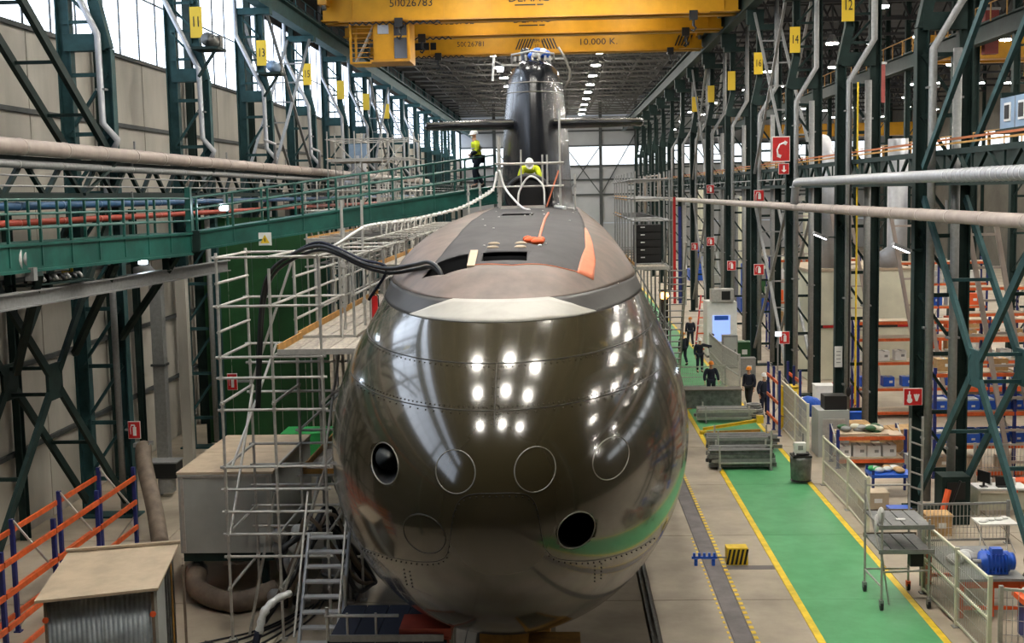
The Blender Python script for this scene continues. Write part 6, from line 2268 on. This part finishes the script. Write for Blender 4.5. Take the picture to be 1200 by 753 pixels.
# motor winches on brackets high on the left columns
for i, (x, y, z, m, lab) in enumerate(((-13.3, 46.5, 15.35, STEELD, 'dark motor box on a bracket at the second left column'), (-13.3, 56.8, 15.4, AHU, 'blue-grey motor on a dark cradle at the third left column'))):
    t = Thing('winch', lab, 'winch', (x, y, z))
    t.tube('motor', (.35, -.5, .25), (.35, .3, .25), .26, m, 16)
    t.box('gearbox', (.35, .45, .22), (.55, .4, .5), STEELD)
    t.box('bracket', (.25, 0, -.06), (1.0, 1.2, .1), GREEN_D)
    t.bar('strut', (.6, -.3, -.1), (-.1, -.3, -1.1), .1, .1, GREEN_D)
# air duct elbow by the left gallery behind the gangway
t = Thing('duct_elbow', 'blue and silver duct elbow on the left gallery behind the gangway', 'duct', (-11.4, 70.5, 9.8))
t.path('elbow', [(0, 0, 2.2), (0, 0, 1.4), (-.1, 0, .8), (-.6, 0, .5), (-1.75, 0, .4)], .42, ALU, 14)
t.box('box', (0, 0, 2.4), (1.0, .8, .9), AHU)
t.box('hanger', (-.6, .3, .0), (.1, .1, 1.0), GALV_D)
# bent silver pipes rising from the left gallery
for k in range(2, 8):
    t = Thing('vent_pipe', '%s thin silver bent vent pipe over the left gallery, from the camera' % ORD[k - 2], 'pipe', (-12.7, D0 + BAY * k - 2.2, 10.6))
    t.path('pipe', [(0, 0, .4), (.0, 0, 1.5), (-.05, -1.6, 1.6)], .07, ALU, 8)
    t.box('flange', (0, 0, .42), (.24, .24, .06), GALV_D)
# pale slanting struts and pipe stands beyond the right columns
for k, (x, y) in enumerate(((13.2, 40.5), (13.4, 50.5), (13.2, 60.6), (13.4, 71.0))):
    t = Thing('pipe_rack_post', '%s pale slanting ladder strut behind the right columns, from the camera' % ORD[k], 'strut', (x, y, 0))
    t.bar('strut', (0, 0, 8.6), (1.6, 0, 0), .14, .12, PIPE)
    t.bar('strut', (.9, 0, 8.6), (2.5, 0, 0), .14, .12, PIPE)
    for q in range(8):
        f_ = (q + .5) / 8
        t.bar('rung', (1.6 * f_, 0, 8.6 * (1 - f_)), (.9 + 1.6 * f_, 0, 8.6 * (1 - f_)), .08, .08, PIPE)
t = Thing('hanging_chain', 'thin yellow hoist chain hanging by the second right column', 'chain', (11.05, 46.3, 1.5))
t.tube('chain', (0, 0, 0), (0, 0, 12), .035, FYEL, 6)
t.tube('return_chain', (-.25, 0, .6), (-.25, 0, 12), .025, RUBBER, 6)
t.ball('hook_block', (-.25, 0, .5), (.1, .08, .2), BLACK)
t = Thing('grey_case', 'small red fire extinguisher on the upper scaffold deck by the hull', 'extinguisher', (-5.05, 33.0, 6.41))
t.o.name = 'fire_extinguisher'
t.tube('cylinder', (0, 0, 0), (0, 0, .6), .1, RED, 16)
t.tube('valve', (0, 0, .6), (0, 0, .72), .03, BLACK, 8)
t.path('hose', [(0, 0, .7), (.12, 0, .6), (.12, 0, .3)], .018, BLACK, 6)
REDD = mat('dark_red_duct', (118, 40, 34), 0.6, 0, 0.2, 2)
for lab, x, y, z, h in (('dark red hanging duct high in the neighbouring hall, nearer one', 25.6, 75, 18.6, 2.6), ('dark red hanging duct high in the neighbouring hall, farther one', 19.8, 78, 16.0, 2.4)):
    t = Thing('hanging_duct', lab, 'duct', (x, y, z))
    t.box('duct', (0, 0, 0), (.8, .6, h), REDD)
    t.box('collar', (0, 0, h / 2), (.95, .75, .15), GALV_D)
    t.tube('hanger', (0, 0, h / 2), (0, 0, 24.75 - z), .05, BLACK, 6)
